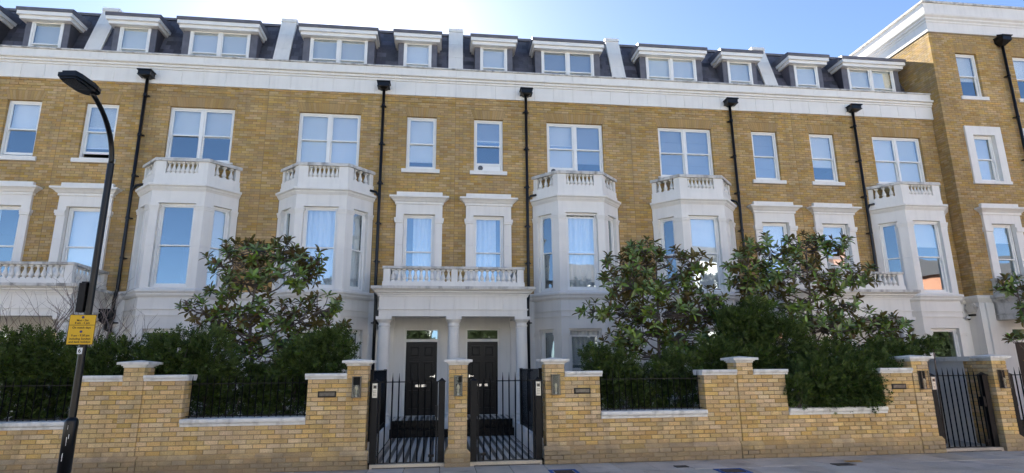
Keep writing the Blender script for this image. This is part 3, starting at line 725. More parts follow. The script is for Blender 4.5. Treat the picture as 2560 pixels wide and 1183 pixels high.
# ------------------------------------------------------------------ shared porches
def portico(xc, label, yo=0.0, steps=True, stone='stone'):
    T = lambda x, y, z: (xc+x, yo+y, z)
    t = thing('porch', (xc, yo-.7, 0), label, 'porch', 'white columned porches')
    hw, yf = 1.875, -1.52
    m = MB(T); line = [(-hw, 0), (-hw, yf), (hw, yf), (hw, 0)]
    m.sweep(line, [(0, 2.955), (0, 3.118), (-.28, 3.118), (-.28, 2.955)]); m.sweep(line, [(.028, 3.1185), (.028, 3.146), (-.28, 3.146), (-.28, 3.1185)])
    m.box(-hw+.2, hw-.2, yf+.2, -.006, 3.10, 3.30)
    ent = m.build('entablature', stone, t)
    for i in range(6):
        a, b = -hw+i*hw/3+.002, -hw+(i+1)*hw/3-.002; MB(T).box(a, b, yf, yf+.28, 3.1465, 3.455).build('frieze_block', stone, ent)
    for k in (-1, 1): MB(T).box(k*hw, k*(hw-.28), yf+.2815, -.005, 3.1465, 3.455).build('frieze_block', stone, ent)
    cor = MB(T); cor.sweep(line, [(-.3, 3.456), (.03, 3.456), (.03, 3.492), (.055, 3.50), (.065, 3.53), (.11, 3.555), (.115, 3.585), (.165, 3.61), (.18, 3.628), (-.3, 3.628)])
    cor.build('cornice', stone, ent)
    n = 7; X0 = hw+.205
    for i in range(n):
        a, b = -X0+2*X0*i/n+.003, -X0+2*X0*(i+1)/n-.003; MB(T).box(a, b, yf-.205, -.12, 3.629, 3.70).build('slab_stone', 'stone_dirty', ent)
    # columns
    for x in (-1.745, 0, 1.745):
        zb = .455 if steps else .1
        pr = [(.195, zb+.075), (.205, zb+.10), (.20, zb+.135), (.175, zb+.15), (.165, zb+.175), (.158, zb+.2)]
        pr += [(.158-.018*((k/6)**1.6), zb+.2+(2.70-zb-.2)*k/6) for k in range(1, 7)]
        pr += [(.155, 2.715), (.158, 2.73), (.155, 2.745), (.138, 2.75), (.138, 2.80), (.155, 2.815), (.185, 2.86), (.19, 2.875)]
        c = MB(T); c.lathe(x, -1.345, pr, 28); c.box(x-.215, x+.215, -1.56, -1.13, zb, zb+.075); c.box(x-.195, x+.195, -1.54, -1.15, 2.876, 2.954)
        smooth_by_angle(c.build('column', stone, t), 35)
        if steps: MB(T).box(x-.24, x+.24, -1.60, -1.08, .02, .454).build('pedestal', stone, t)
    # balustrade
    zb0, zb1, zb2, zb3 = 3.701, 3.835, 4.165, 4.235; bx, by = 1.80, -1.50
    bl = [(-bx, 0), (-bx, by), (bx, by), (bx, 0)]
    b = MB(T); b.sweep(bl, [(0.02, zb0), (0.02, zb1), (-.17, zb1), (-.17, zb0)])
    for x0, x1, y0, y1 in ((-bx, -bx+.17, by, by+.17), (bx-.17, bx, by, by+.17), (-.08, .08, by, by+.16), (-bx, -bx+.15, -.16, -.005), (bx-.15, bx, -.16, -.005)): b.box(x0, x1, y0, y1, zb1+.0005, zb2-.0005)
    bo = b.build('balustrade', stone, t)
    for i in range(6):
        a, c = -bx-.03+(2*bx+.06)*i/6+.0015, -bx-.03+(2*bx+.06)*(i+1)/6-.0015; MB(T).cbox(a, c, by-.03, by+.19, zb2, zb3, .012).build('coping_stone', 'stone_dirty', bo)
    for k in (-1, 1): MB(T).box(k*(bx+.03), k*(bx-.19), by+.192, -.004, zb2, zb3).build('coping_stone', 'stone_dirty', bo)
    for a, c in ((-bx+.17, -.08), (.08, bx-.17)): balusters(bo, T(a, by+.08, 0)[:2], T(c, by+.08, 0)[:2], 11, zb1, zb2-zb1)
    for k in (-1, 1): balusters(bo, T(k*(bx-.08), by+.17, 0)[:2], T(k*(bx-.08), -.16, 0)[:2], 8, zb1, zb2-zb1)
    if steps:
        st = MB(T); st.box(-1.50, 1.50, -1.63, -.01, .021, .235); st.box(-1.50, 1.50, -1.28, -.01, .236, .425)
        so = st.build('steps', 'step_black', t)
        MB(T).box(-1.48, 1.48, -1.25, -.012, .4255, .432).build('landing_tiles', 'path_tiles', so)
        MB(T).box(-1.50, 1.50, -1.645, -1.29, .2355, .248).build('tread', 'step_black', so)
    # porch drain: small hopper and spout at the side
    return t
portico(0, 'white columned porch with balustrade over the two central black doors')
portico(-2*UW, 'weathered white porch with balustrade behind the bare tree and street lamp')
portico(2*UW, 'white porch with balustrade mostly hidden behind the right magnolia')
# little hoppers beside the porches
for xx, lab in ((-8.93, 'black rainwater hopper on the white wall right of the street lamp sign'), (-2.02, 'small black rainwater hopper squeezed beside the central porch')):
    t = thing('rain_hopper', (xx, -.1, 2.9), lab, 'hopper')
    k = 1.0 if xx < -5 else .6
    h = MB(); h.prism([(xx-.17*k, -.32*k), (xx+.17*k, -.32*k), (xx+.17*k, -.02), (xx-.17*k, -.02)], 3.02, 3.24)
    h.add([(xx-.17*k, -.32*k, 3.02), (xx+.17*k, -.32*k, 3.02), (xx+.17*k, -.02, 3.02), (xx-.17*k, -.02, 3.02), (xx-.05, -.15, 2.86), (xx+.06, -.15, 2.86), (xx+.06, -.03, 2.86), (xx-.05, -.03, 2.86)], [(4, 7, 6, 5), (0, 4, 5, 1), (1, 5, 6, 2), (2, 6, 7, 3), (3, 7, 4, 0)])
    h.build('bowl', 'paint_black', t); MB().tube([(xx, -.09, 2.86), (xx+.01, -.1, 2.74), (xx+.14*k, -.12, 2.68), (xx+.2*k, -.13, 2.62)], .04*max(k, .75), 8).build('spout', 'paint_black', t)

# ------------------------------------------------------------------ taller block on the right
def tall_block():
    X0, X1, Y0 = 16.035, 27.0, -.43
    root = thing('corner_block', (20, Y0, 0), 'taller yellow brick block with deep white cornice at the right edge', 'building')
    T = lambda u, y, z: (X0+u, Y0+y, z)
    zt = 12.775
    wins = [(1.29, .80, 10.41, 12.03), (1.31, .80, 7.43, 9.03), (3.47, .80, 10.41, 12.03), (3.47, .80, 7.43, 9.03), (6.6, 1.7, 10.41, 12.03), (6.6, 1.7, 7.43, 9.03)]
    f1 = [(1.32, .82), (3.47, .82)]
    holes = [(x-w/2, x+w/2, a, b) for x, w, a, b in wins]+[(x-w/2, x+w/2, 3.76, 6.0) for x, w in f1]
    c = MB(T); sheet_with_holes(c, 0, X1-X0, 3.6, zt, [(a-.004, b+.004, q-.004, e+.004) for a, b, q, e in holes], .008, .3); c.add([(0, .008, 3.6), (0, 9, 3.6), (0, 9, zt), (0, .008, zt)], [(3, 2, 1, 0)])
    # keep the side skin just inside the brick faces
    c.v = [(x+.008 if abs(x-X0) < 1e-6 else x, y, z) for x, y, z in c.v]
    w = c.build('brick_wall', 'mortar_dark', root)
    def cuts(za, zb):
        z = (za+zb)/2; q = []
        for x, ww, a, b in wins:
            if a-.12 < z < a: q.append((x-ww/2-.1, x+ww/2+.1))
            if a < z < b: q.append((x-ww/2, x+ww/2))
            if x < 5 and a < 8 and a-.1 < z < b+.3: q.append((x-.66, x+.66))
        for x, ww in f1:
            if z < 6.65: q.append((x-.66, x+.66))
        return q
    n = int((zt-Z1)/.075)
    bricks(w, T, 0, .0, X1-X0, Z1, n, cuts, 'brick_house', 300)
    Ts = lambda u, y, z: (X0+y, Y0+u, z)
    bricks(w, Ts, -math.pi/2, .105, 8, Z1, n, lambda a, b: [], 'brick_house', 0, phase=.07)
    sh = MB(T)
    for z in (.3, 3.35, 6.62, 9.75, 12.4): sh.box(.3, X1-X0, .34, 8.5, z, z+.1)
    sh.box(.3, X1-X0, 8.4, 8.5, 0, 12.5); sh.box(5, 5.1, .34, 8.4, 0, 12.4); sh.box(X1-X0-.1, X1-X0, .34, 8.4, 0, 12.4)
    sh.build('interior_shell', 'room', root)
    line = [(X0, 9), (X0, Y0), (X1, Y0)]
    MB().sweep(line, [(.015, zt+.001), (.015, 13.12), (-.3, 13.12), (-.3, zt+.001)]).build('frieze', 'stone', root)
    MB().sweep(line, [(.02, 13.121), (.04, 13.15), (.04, 13.19), (.09, 13.24), (.09, 13.29), (.15, 13.34), (.16, 13.40), (.05, 13.42), (.05, 13.86), (-.3, 13.86), (-.3, 13.121)]).build('cornice', 'stone', root)
    MB().sweep(line, [(.10, 13.861), (.10, 13.93), (-.3, 13.95), (-.3, 13.861)]).build('coping', 'stone_dirty', root)
    MB().box(X0+.2, X1, Y0+.3, 9, 13.2, 13.4).build('roof', 'lead', root)
    cf = {0: [F(.6)], 1: [F(1)], 2: [F(.5)], 3: [F(1)], 4: [F(1)]*2, 5: [F(1)]*2}
    for i, (x, ww, a, b) in enumerate(wins):
        Tw = lambda q, y, z, x=x: T(x+q, y+.085, z)
        o = sash_window(root, Tw, -ww/2+.002, ww/2-.002, a+.002, b-.002, cf[i], 1 if ww < 1 else 2)
        if a > 8 or x > 5: MB(T).box(x-ww/2-.11, x+ww/2+.11, -.05, .09, a-.12, a).build('sill', 'stone', o)
        else:
            s = MB(T)
            for k in (-1, 1): s.box(x+k*ww/2, x+k*.66, -.05, .084, a-.0, b+.30)
            s.box(x-ww/2+.0005, x+ww/2-.0005, -.05, .084, b, b+.30); s.box(x-.68, x+.68, -.07, .084, a-.10, a-.0005); s.build('window_surround', 'stone', o)
        if a > 8: arch(root, T, x, ww, b, .295, 'brick_arch')
    for (x, ww) in f1:
        s = MB(T); d = -.075
        for k in (-1, 1):
            s.box(x+k*ww/2, x+k*.66, d, .05, 3.72, 5.74); s.box(x+k*ww/2, x+k*.70, d-.04, .05, 5.7405, 5.885); s.box(x+k*ww/2, x+k*.66, d, .05, 5.8855, 6.0)
        s.box(x-.66, x+.66, d, .05, 6.0005, 6.29); so = s.build('window_surround', 'stone', root)
        MB(T).sweep([(x-.66, .05), (x-.66, d), (x+.66, d), (x+.66, .05)], [(0, 6.2905), (.035, 6.2905), (.035, 6.35), (.10, 6.41), (.185, 6.46), (.185, 6.51), (0, 6.53)]).build('hood_cornice', 'stone', so)
        MB(T).box(x-.655, x+.655, d-.02, .05, 6.531, 6.655).build('blocking_course', 'stone', so)
        sash_window(root, lambda q, y, z, x=x: T(x+q, y+.06, z), -ww/2+.002, ww/2-.002, 3.767, 5.998, [F(.25)], 1)
    # white ground floor
    g = MB(T); sheet_with_holes(g, 0, X1-X0, 0, 3.6, [(.95, 1.95, .44, 2.75), (2.85, 3.85, .44, 2.75)], -.006, .3); g.add([(-.006, -.006, 0), (-.006, 9, 0), (-.006, 9, 3.6), (-.006, -.006, 3.6)], [(3, 2, 1, 0)])
    g.build('ground_floor_wall', 'render_white', root)
    MB().sweep([(X0, 2), (X0, Y0), (X1, Y0)], [(-.02, 3.502), (.03, 3.502), (.05, 3.54), (.075, 3.58), (.105, 3.63), (.115, 3.64), (.115, 3.69), (.03, 3.725), (-.02, 3.725)]).build('ledge', 'stone', root)
    MB(T).box(.18, .43, -.07, -.007, 0, 3.49).build('pilaster', 'render_white', root)
    for x in (1.45, 3.35):
        f = MB(T)
        for a, b, cc, e in ((x-.5, x-.44, .44, 2.75), (x+.44, x+.5, .44, 2.75), (x-.44, x+.44, 2.69, 2.75), (x-.44, x+.44, 2.30, 2.40)): f.box(a, b, .03, .16, cc, e)
        fo = f.build('front_door', 'paint_white', root); MB(T).box(x-.44, x+.44, .10, .106, 2.4005, 2.6895).build('fanlight', 'glass', fo); MB(T).box(x-.438, x+.438, .08, .13, .44, 2.298).build('door_leaf', 'door_black', fo)
    up = 2.655; dpo = MB(T).tube([(up, -.11, 12.35), (up, -.11, 3.8)], .045, 10).build('downpipe', 'paint_black', root, smooth=True)
    hp = MB(T); hp.prism([(up-.17, -.33), (up+.17, -.33), (up+.17, -.01), (up-.17, -.01)], 12.45, 12.60); hp.prism([(up-.20, -.36), (up+.20, -.36), (up+.20, -.012), (up-.20, -.012)], 12.601, 12.63)
    hp.add([(up-.17, -.33, 12.45), (up+.17, -.33, 12.45), (up+.17, -.01, 12.45), (up-.17, -.01, 12.45), (up-.06, -.17, 12.32), (up+.06, -.17, 12.32), (up+.06, -.05, 12.32), (up-.06, -.05, 12.32)], [(4, 7, 6, 5), (0, 4, 5, 1), (1, 5, 6, 2), (2, 6, 7, 3), (3, 7, 4, 0)]); hp.build('hopper', 'paint_black', dpo)
    MB(T).tube([(up, .0, 12.80), (up, -.12, 12.74), (up, -.16, 12.62)], .032, 8).build('spout', 'paint_black', dpo)
    for z in (11.2, 9.7, 8.2, 6.8, 5.4): MB(T).tube([(up, -.11, z-.03), (up, -.11, z+.03)], .058, 10).box(up-.09, up+.09, -.07, -.003, z-.015, z+.015).build('pipe_collar', 'paint_black', dpo)
tall_block()
portico(18.42, 'white porch with dirty balustrade at the right edge of the photo', yo=-.43, steps=False, stone='stone_dirty')
t = thing('alarm_box', (16.02, -.2, 3.2), 'hexagonal grey alarm box on the white wall of the taller block', 'alarm box')
a = MB(); hx = [(math.cos(R(60*k))*.20, math.sin(R(60*k))*.17) for k in range(6)]
q = MB(lambda x, y, z: (16.02-z, -.22+x, 3.36+y)); q.prism(hx, 0, .08); q.prism([(x*.8, y*.8) for x, y in hx], .0801, .10); q.build('cover', 'stone_dirty', t)
MB().box(15.90, 16.015, -.30, -.14, 3.10, 3.16).build('strobe', 'keypad_dark', t)
t = thing('security_camera', (15.93, -.05, 3.06), 'small white dome camera under the alarm box on the white wall', 'camera')
MB().lathe(15.93, -.10, [(.06, 3.03), (.065, 3.06), (.05, 3.11)], 16).build('housing', 'sign_white', t, smooth=True); MB().lathe(15.93, -.115, [(.005, 2.985), (.035, 3.0), (.048, 3.029)], 14).build('dome', 'keypad_dark', t, smooth=True)

# ------------------------------------------------------------------ front garden walls of brick
YW = -5.60; WT = .33; PL = .055
def coping(parent, x0, x1, z0, z1, ov=.05, ends=(1, 1), step=.9, y0=YW, y1=YW+WT):
    n = max(1, int(round((x1-x0)/step))); w = (x1-x0)/n
    for i in range(n):
        a = x0+i*w+(-ov*ends[0] if i == 0 else .002); b = x0+(i+1)*w+(ov*ends[1] if i == n-1 else -.002); h = z1-z0
        prof = [(y0-ov*.35, z0), (y0-ov*.45, z0+h*.30), (y0-ov*.9, z0+h*.48), (y0-ov, z0+h*.6), (y0-ov, z1-.012), (y0-ov*.7, z1), (y1+ov*.7, z1), (y1+ov, z1-.012), (y1+ov, z0+h*.6), (y1+ov*.35, z0)]
        MB().extr_x(prof, a, b).build('coping_stone', 'wall_coping', parent)
def cap(parent, xc, w, z, y0=YW-.02, y1=YW+WT+.02):
    m = MB(); h = w/2
    for (o, a, b) in ((.012, 0, .028), (.035, .0285, .05), (.085, .0505, .092)): m.box(xc-h-o, xc+h+o, y0-o, y1+o, z+a, z+b)
    o = .085; m.add([(xc-h-o, y0-o, z+.0925), (xc+h+o, y0-o, z+.0925), (xc+h+o, y1+o, z+.0925), (xc-h-o, y1+o, z+.0925), (xc, (y0+y1)/2, z+.125)], [(0, 1, 4), (1, 2, 4), (2, 3, 4), (3, 0, 4)])
    m.build('pier_cap', 'wall_coping', parent)
def plinth_course(parent, x0, x1, y, z=.2275):
    n = max(1, int(round((x1-x0)/.45))); w = (x1-x0)/n
    for i in range(n):
        MB().extr_x([(y-PL, z), (y-PL, z+.018), (y+.0, z+.0725), (y+.08, z+.0725), (y+.08, z)], x0+i*w+.003, x0+(i+1)*w-.003).build('plinth_stretcher', 'brick_wall', parent)
def front_wall(x0, x1, lows, piers_, label, n_single):
    """x0..x1 wall with low stretches and piers [(xc,w)]"""
    root = thing('garden_wall', ((x0+x1)/2, YW+WT/2, 0), label, 'garden wall')
    piers_ = sorted(piers_); core = MB(); e = .012
    core.box(x0+e, x1-e, YW+e-PL+.0, YW+WT-.002, 0, .235)
    seg = sorted([(a, b, .75) for a, b in lows])
    pos = x0
    hi = []
    for a, b, h in seg+[(x1, x1, 0)]:
        if a > pos+.01: hi.append((pos, a))
        pos = b
    for a, b in hi: core.box(a+e, b-e, YW+e, YW+WT-.002, .236, 1.5)
    for a, b, h in seg: core.box(a-e+.001, b+e-.001, YW+e, YW+WT-.002, .236, .75)
    for xc, w in piers_: core.box(xc-w/2+e, xc+w/2-e, YW+e-.02, YW+WT+.01, .236, 1.725)
    wall = core.build('brick_wall', 'mortar', root)
    T = lambda u, y, z: (u, YW+y, z); Tp = lambda u, y, z: (u, YW-PL+y, z); Tq = lambda u, y, z: (u, YW-.02+y, z)
    inl = lambda x: any(a < x < b for a, b in lows)
    def cuts(za, zb):
        c = [(xc-w/2-.004, xc+w/2+.004) for xc, w in piers_]
        if za > .75: c += [(a, b) for a, b in lows]
        return c
    bricks(wall, Tp, 0, x0-.0, x1+.0, 0, 3, lambda a, b: [(xc-w/2-.06, xc+w/2+.06) for xc, w in piers_], 'brick_wall', n_single//4, phase=.05)
    bricks(wall, T, 0, x0, x1, .3, 16, cuts, 'brick_wall', n_single, phase=.05)
    for xc, w in piers_:
        bricks(wall, lambda u, y, z: (u, YW-PL-.02+y, z), 0, xc-w/2-.055, xc+w/2+.055, 0, 3, lambda a, b: [], 'brick_wall', 8, phase=xc-w/2-.055)
        bricks(wall, Tq, 0, xc-w/2, xc+w/2, .3, 19, lambda a, b: [], 'brick_wall', 30, phase=xc-w/2)
        for s in (-1, 1):      # pier cheeks above the wall head
            Ts = lambda u, y, z, s=s, xc=xc, w=w: (xc+s*(w/2-y), YW-.02+u, z)
            bricks(wall, Ts, -s*math.pi/2*(-1), .105, WT+.03, 1.5, 3, lambda a, b: [], 'brick_wall', 0)
        plinth_course(wall, xc-w/2-.055, xc+w/2+.055, YW-.02)
    xs = [x0]+[v for xc, w in piers_ for v in (xc-w/2-.055, xc+w/2+.055)]+[x1]
    for a, b in zip(xs[0::2], xs[1::2]):
        if b-a > .02: plinth_course(wall, a, b, YW)
    # reveals of the high parts
    for a, b in lows:
        for xx, s in ((a, -1), (b, 1)):
            if not (x0+.05 < xx < x1-.05): continue
            Ts = lambda u, y, z, s=s, xx=xx: (xx+s*y, YW+u, z)
            bricks(wall, Ts, 0, .105, WT, .75, 10, lambda p, q: [], 'brick_wall', 0)
    for xx, s in ((x0, 1), (x1, -1)):
        pw = [w for xc, w in piers_ if abs(abs(xx-xc)-w/2) < .02]
        if not pw: continue
        Ts = lambda u, y, z, s=s, xx=xx: (xx+s*y, YW-.02+u, z)
        bricks(wall, Ts, 0, .105, WT+.03, .3, 19, lambda p, q: [], 'brick_wall', 0)
    cs = wall
    for a, b, h in seg: coping(cs, a, b, .75, .875, .055, (0, 0), .95)
    for a, b in hi:
        iv = [(a, b)]
        for xc, w in piers_: iv = sub(iv, xc-w/2-.0, xc+w/2+.0)
        for p, q in iv:
            if q-p > .05: coping(cs, p+.001, q-.001, 1.5, 1.60, .05, (int(any(abs(p-l[1]) < .01 for l in lows)), int(any(abs(q-l[0]) < .01 for l in lows))), 2)
    for xc, w in piers_: cap(wall, xc, w, 1.7255)
    return root
g1, g2, l1, l2 = 1.585, 1.945, 2.605, 4.63
front_wall(-(2*UW-g1), -g1, [(-(2*UW-l1), -(2*UW-l2)), (-l2, -l1)], [(-g1-.18, .36), (-UW, .33), (-(2*UW-g1)+.18, .36)], 'yellow brick garden wall with white copings left of the gates', 300)
front_wall(g1, 2*UW-g1, [(l1, l2), (2*UW-l2, 2*UW-l1)], [(g1+.18, .36), (UW, .33), (2*UW-g1-.18, .36)], 'long yellow brick garden wall with white copings right of the gates', 300)
front_wall(2*UW+g1+.05, 2*UW+7, [(2*UW+l1, 2*UW+l2)], [(2*UW+g1+.23, .36)], 'far brick garden wall beyond the right edge', 20)
def gate_pier(xc, label, depth=WT, n=200):
    root = thing('gate_pier', (xc, YW+.15, 0), label, 'pier', 'brick piers standing alone between gates')
    h = .165; e = .012; c = MB(); c.box(xc-h+e, xc+h-e, YW-.02+e, YW+depth, .236, 1.725); c.box(xc-h-.058+e, xc+h+.058-e, YW-.078+e, YW+depth+.04, 0, .235)
    wall = c.build('brick_core', 'mortar', root)
    bricks(wall, lambda u, y, z: (u, YW-.02+y, z), 0, xc-h, xc+h, .3, 19, lambda a, b: [], 'brick_wall', n, phase=xc-h)
    bricks(wall, lambda u, y, z: (u, YW-.078+y, z), 0, xc-h-.058, xc+h+.058, 0, 3, lambda a, b: [], 'brick_wall', n, phase=xc-h-.058)
    for s in (-1, 1):
        bricks(wall, lambda u, y, z, s=s: (xc+s*(h-y), YW-.02+u, z), 0, .105, depth+.02, .3, 19, lambda a, b: [], 'brick_wall', 0)
        bricks(wall, lambda u, y, z, s=s: (xc+s*(h+.058-y), YW-.078+u, z), 0, .105, depth+.1, 0, 3, lambda a, b: [], 'brick_wall', 0)
        MB().add([(xc+s*(h+.058), YW-.078, .2275), (xc+s*h, YW-.02, .2985), (xc+s*h, YW+depth, .2985), (xc+s*(h+.058), YW+depth, .2275)], [(0, 1, 2, 3)]).build('plinth_side', 'brick_wall', wall)
    m = MB(); m.add([(xc-h-.058, YW-.078, .2275), (xc+h+.058, YW-.078, .2275), (xc+h, YW-.02, .2985), (xc-h, YW-.02, .2985)], [(0, 1, 2, 3)]); m.build('plinth_stretcher', 'brick_wall', wall)
    cap(wall, xc, .33, 1.7255)
    return root
gate_pier(0, 'slim brick pier with wall lantern between the two open-barred gates')
gp = gate_pier(2*UW, 'brick pier right of the far right gate, joined to a rendered side wall', n=60)
sw = thing('side_wall', (2*UW, -3.4, 0), 'grey rendered side wall with coping seen through the far right gate', 'wall')
MB().box(2*UW-.15, 2*UW+.15, -4.95, -1.7, 0, 1.72).build('rendered_face', 'render_white', sw)
wb = MB().box(2*UW-.14, 2*UW+.14, -5.265, -4.951, 0, 1.72).build('brick_core', 'mortar', sw)
bricks(wb, lambda u, y, z: (2*UW-.155+y, u, z), math.pi/2, -5.262, -4.955, 0, 23, lambda a, b: [], 'brick_wall', 30, phase=-5.262)
for i in range(4): MB().box(2*UW-.20, 2*UW+.20, -5.17+i*.87, -4.305+i*.87, 1.7205, 1.82).build('coping_stone', 'wall_coping', sw)

# ------------------------------------------------------------------ railings on the low walls, gates, side fences
def bar_mesh(h, r, tip):
    m = MB(); m.lathe(0, 0, [(r, 0), (r, h-tip), (r*1.15, h-tip), (.002, h)], 8); return m.mesh('bar', 'iron', True)
def railing(x0, x1, label):
    t = thing('railing', ((x0+x1)/2, YW+.17, .875), label, 'railing', 'black spiked railings on the low walls'); y = YW+.17
    MB().box(x0+.01, x1-.01, y-.02, y+.02, 1.438, 1.450).build('top_rail', 'iron', t); MB().box(x0+.01, x1-.01, y-.02, y+.02, .898, .912).build('bottom_rail', 'iron', t)
    n = int(round((x1-x0)/.12)); me = bar_mesh(.71, .009, .11)
    for i in range(n): piece('bar', me, t, (x0+(i+.5)*(x1-x0)/n, y, .877))
railing(-l2, -l1, 'black spiked railing on the low wall in front of the left magnolia')
railing(l1, l2, 'black spiked railing on the low wall just right of the gates')
railing(2*UW-l2, 2*UW-l1, 'black railing almost buried in yew on the right low wall')
railing(-(2*UW-l1), -(2*UW-l2), 'black railing behind the street lamp on the left low wall')
def gate(xa, xb, hinge_left, label, keypad_side):
    t = thing('gate', ((xa+xb)/2, YW+.1, 0), label, 'gate', 'black iron bar gates'); y = YW+.12
    pw = .115
    for k, x in (('l', xa+.065), ('r', xb-.065-pw)):
        p = MB(); p.box(x, x+pw, y-.06, y+.06, 0, 1.43); p.box(x-.012, x+pw+.012, y-.072, y+.072, 1.4305, 1.448)
        c = x+pw/2; p.add([(x-.008, y-.068, 1.4485), (x+pw+.008, y-.068, 1.4485), (x+pw+.008, y+.068, 1.4485), (x-.008, y+.068, 1.4485), (c, y, 1.505)], [(0, 1, 4), (1, 2, 4), (2, 3, 4), (3, 0, 4)])
        po = p.build('post', 'iron', t)
        if k == keypad_side:
            MB().cbox(x+.012, x+pw-.012, y-.085, y-.0605, 1.17, 1.42, .006).build('keypad', 'keypad', po)
            MB().box(x+.03, x+pw-.03, y-.087, y-.0855, 1.33, 1.385).build('screen', 'keypad_dark', po)
            for r in range(4):
                for cc in range(3): MB().box(x+.03+cc*.021, x+.042+cc*.021, y-.0868, y-.0853, 1.20+r*.028, 1.213+r*.028).build('button', 'lantern_metal', po)
    a, b = xa+.065+pw+.012, xb-.065-pw-.012
    fr = MB(); fr.box(a, b, y-.006, y+.006, 1.428, 1.446); fr.box(a, b, y-.02, y+.02, .055, .075); fr.box(a, a+.03, y-.012, y+.012, .0755, 1.4275); fr.box(b-.03, b, y-.012, y+.012, .0755, 1.4275)
    fr.build('frame', 'iron', t)
    me = bar_mesh(1.52, .0125, .17); n = int(round((b-a)/.118))
    for i in range(1, n): piece('bar', me, t, (a+(b-a)*i/n, y, .076))
    q = b-.10 if hinge_left else a+.10
    MB().box(q-.05, q+.05, y-.05, y-.0125, .16, .20).box(q-.012, q+.012, y-.04, y-.0126, .08, .1595).build('drop_bolt', 'iron', t)
    q = b if hinge_left else a
    MB().box(q-.045, q+.005, y-.05, y+.05, .83, 1.02).build('lock_box', 'iron', t)
    MB().box(a-.06, b+.06, YW-.02, YW+.22, -.02, .012).build('threshold', 'cover_metal', t)
gate(-g1, -.165, True, 'black iron gate left of the slim central pier', 'l')
gate(.165, g1, False, 'black iron gate right of the slim central pier', 'r')
gate(2*UW-g1, 2*UW-.165, True, 'black iron gate at the far right before the rendered side wall', 'l')
gate(2*UW+.165, 2*UW+g1, False, 'black iron gate cut by the right edge of the photo', 'r')
def path(xc, label, near=True):
    t = thing('garden_path', (xc, -3.6, .05), label, 'path', 'tiled garden paths')
    MB().box(xc-1.40, xc+1.40, -5.35, -1.65, -.01, .066).build('tiles', 'path_tiles', t)
    for k in (-1, 1): MB().box(xc+k*1.403, xc+k*1.47, -5.35, -1.65, -.01, .067).build('edging', 'paving', t)
    MB().box(xc-1.5, xc+1.5, -5.6, -5.353, -.01, .064).build('edging', 'paving', t)
path(0, 'black and white striped tile path behind the two central gates')
path(2*UW, 'tiled path behind the far right gate')
def side_fence(x, label):
    t = thing('side_fence', (x, -4, 0), label, 'fence', 'black fences along the paths')
    MB().box(x-.06, x+.06, -5.24, -1.66, 0, .40).build('dwarf_wall', 'render_white', t)
    MB().box(x-.015, x+.015, -5.22, -2.55, 1.632, 1.646).box(x-.015, x+.015, -5.22, -2.55, .50, .514).build('rails', 'iron', t)
    m = MB(); m.lathe(0, 0, [(.008, .401), (.008, 1.631)], 8); me = m.mesh('bar', 'iron', True)
    for i in range(22): piece('bar', me, t, (x, -5.16+i*.12, 0))
    MB().box(x-.03, x+.03, -2.60, -2.48, .401, 1.66).build('end_post', 'iron', t); MB().box(x-.03, x+.03, -5.235, -5.19, .401, 1.66).build('end_post', 'iron', t)
side_fence(-1.56, 'black barred fence along the left side of the central path')
side_fence(1.56, 'black barred fence along the right side of the central path')

# ------------------------------------------------------------------ wall lanterns and letterboxes
def lantern(xc, label):
    t = thing('wall_lantern', (xc, YW-.02, 1.18), label, 'wall lamp', 'box wall lanterns on the gate piers'); y1 = YW-.022; y0 = y1-.10; w = .075; z0, z1 = 1.185, 1.545
    f = MB(); e = .012
    for x in (xc-w, xc+w-e):
        for y in (y0, y1-e): f.box(x, x+e, y, y+e, z0+.012, z1-.012)
    f.box(xc-w-.006, xc+w+.006, y0-.006, y1, z0, z0+.0115); f.box(xc-w-.006, xc+w+.006, y0-.006, y1, z1-.0115, z1); f.build('frame', 'lantern_metal', t); MB().box(xc-w+e, xc+w-e, y1-.006, y1, z0+.012, z1-.012).build('back_plate', 'keypad_back', t)
    g = MB(); g.box(xc-w+e, xc+w-e, y0+.003, y0+.006, z0+.012, z1-.012); g.build('glass_front', 'lantern_glass', t)
    b = MB(); b.lathe(xc, y0+.05, [(.014, z0+.05), (.016, z0+.10), (.012, z0+.105), (.026, z0+.15), (.026, z0+.175), (.016, z0+.20), (.004, z0+.205)], 12); b.build('bulb', 'bulb', t, smooth=True)
    MB().lathe(xc, y0+.05, [(.018, z0+.0121), (.018, z0+.049)], 12).build('lamp_holder', 'keypad', t)
lantern(-g1-.18, 'box wall lantern on the pier left of the central gates'); lantern(0, 'box wall lantern on the slim pier between the gates'); lantern(g1+.18, 'box wall lantern on the pier right of the central gates')
lantern(2*UW-g1-.18, 'box wall lantern on the pier left of the far right gate'); lantern(2*UW, 'box wall lantern on the pier by the right edge')
def letterbox(xc, label):
    t = thing('letterbox', (xc, YW, 1.19), label, 'letterbox', 'black letter plates set in the garden walls')
    MB().cbox(xc-.155, xc+.155, YW-.012, YW+.05, 1.192, 1.298, .006).build('plate', 'paint_black', t); MB().cbox(xc-.13, xc+.13, YW-.019, YW-.0125, 1.215, 1.278, .004).build('flap', 'lantern_metal', t)
letterbox(-2.27, 'black letter plate in the wall left of the gates'); letterbox(2.27, 'dark letter plate in the wall right of the gates'); letterbox(2*UW-2.27, 'dark letter plate in the wall near the far right gate')

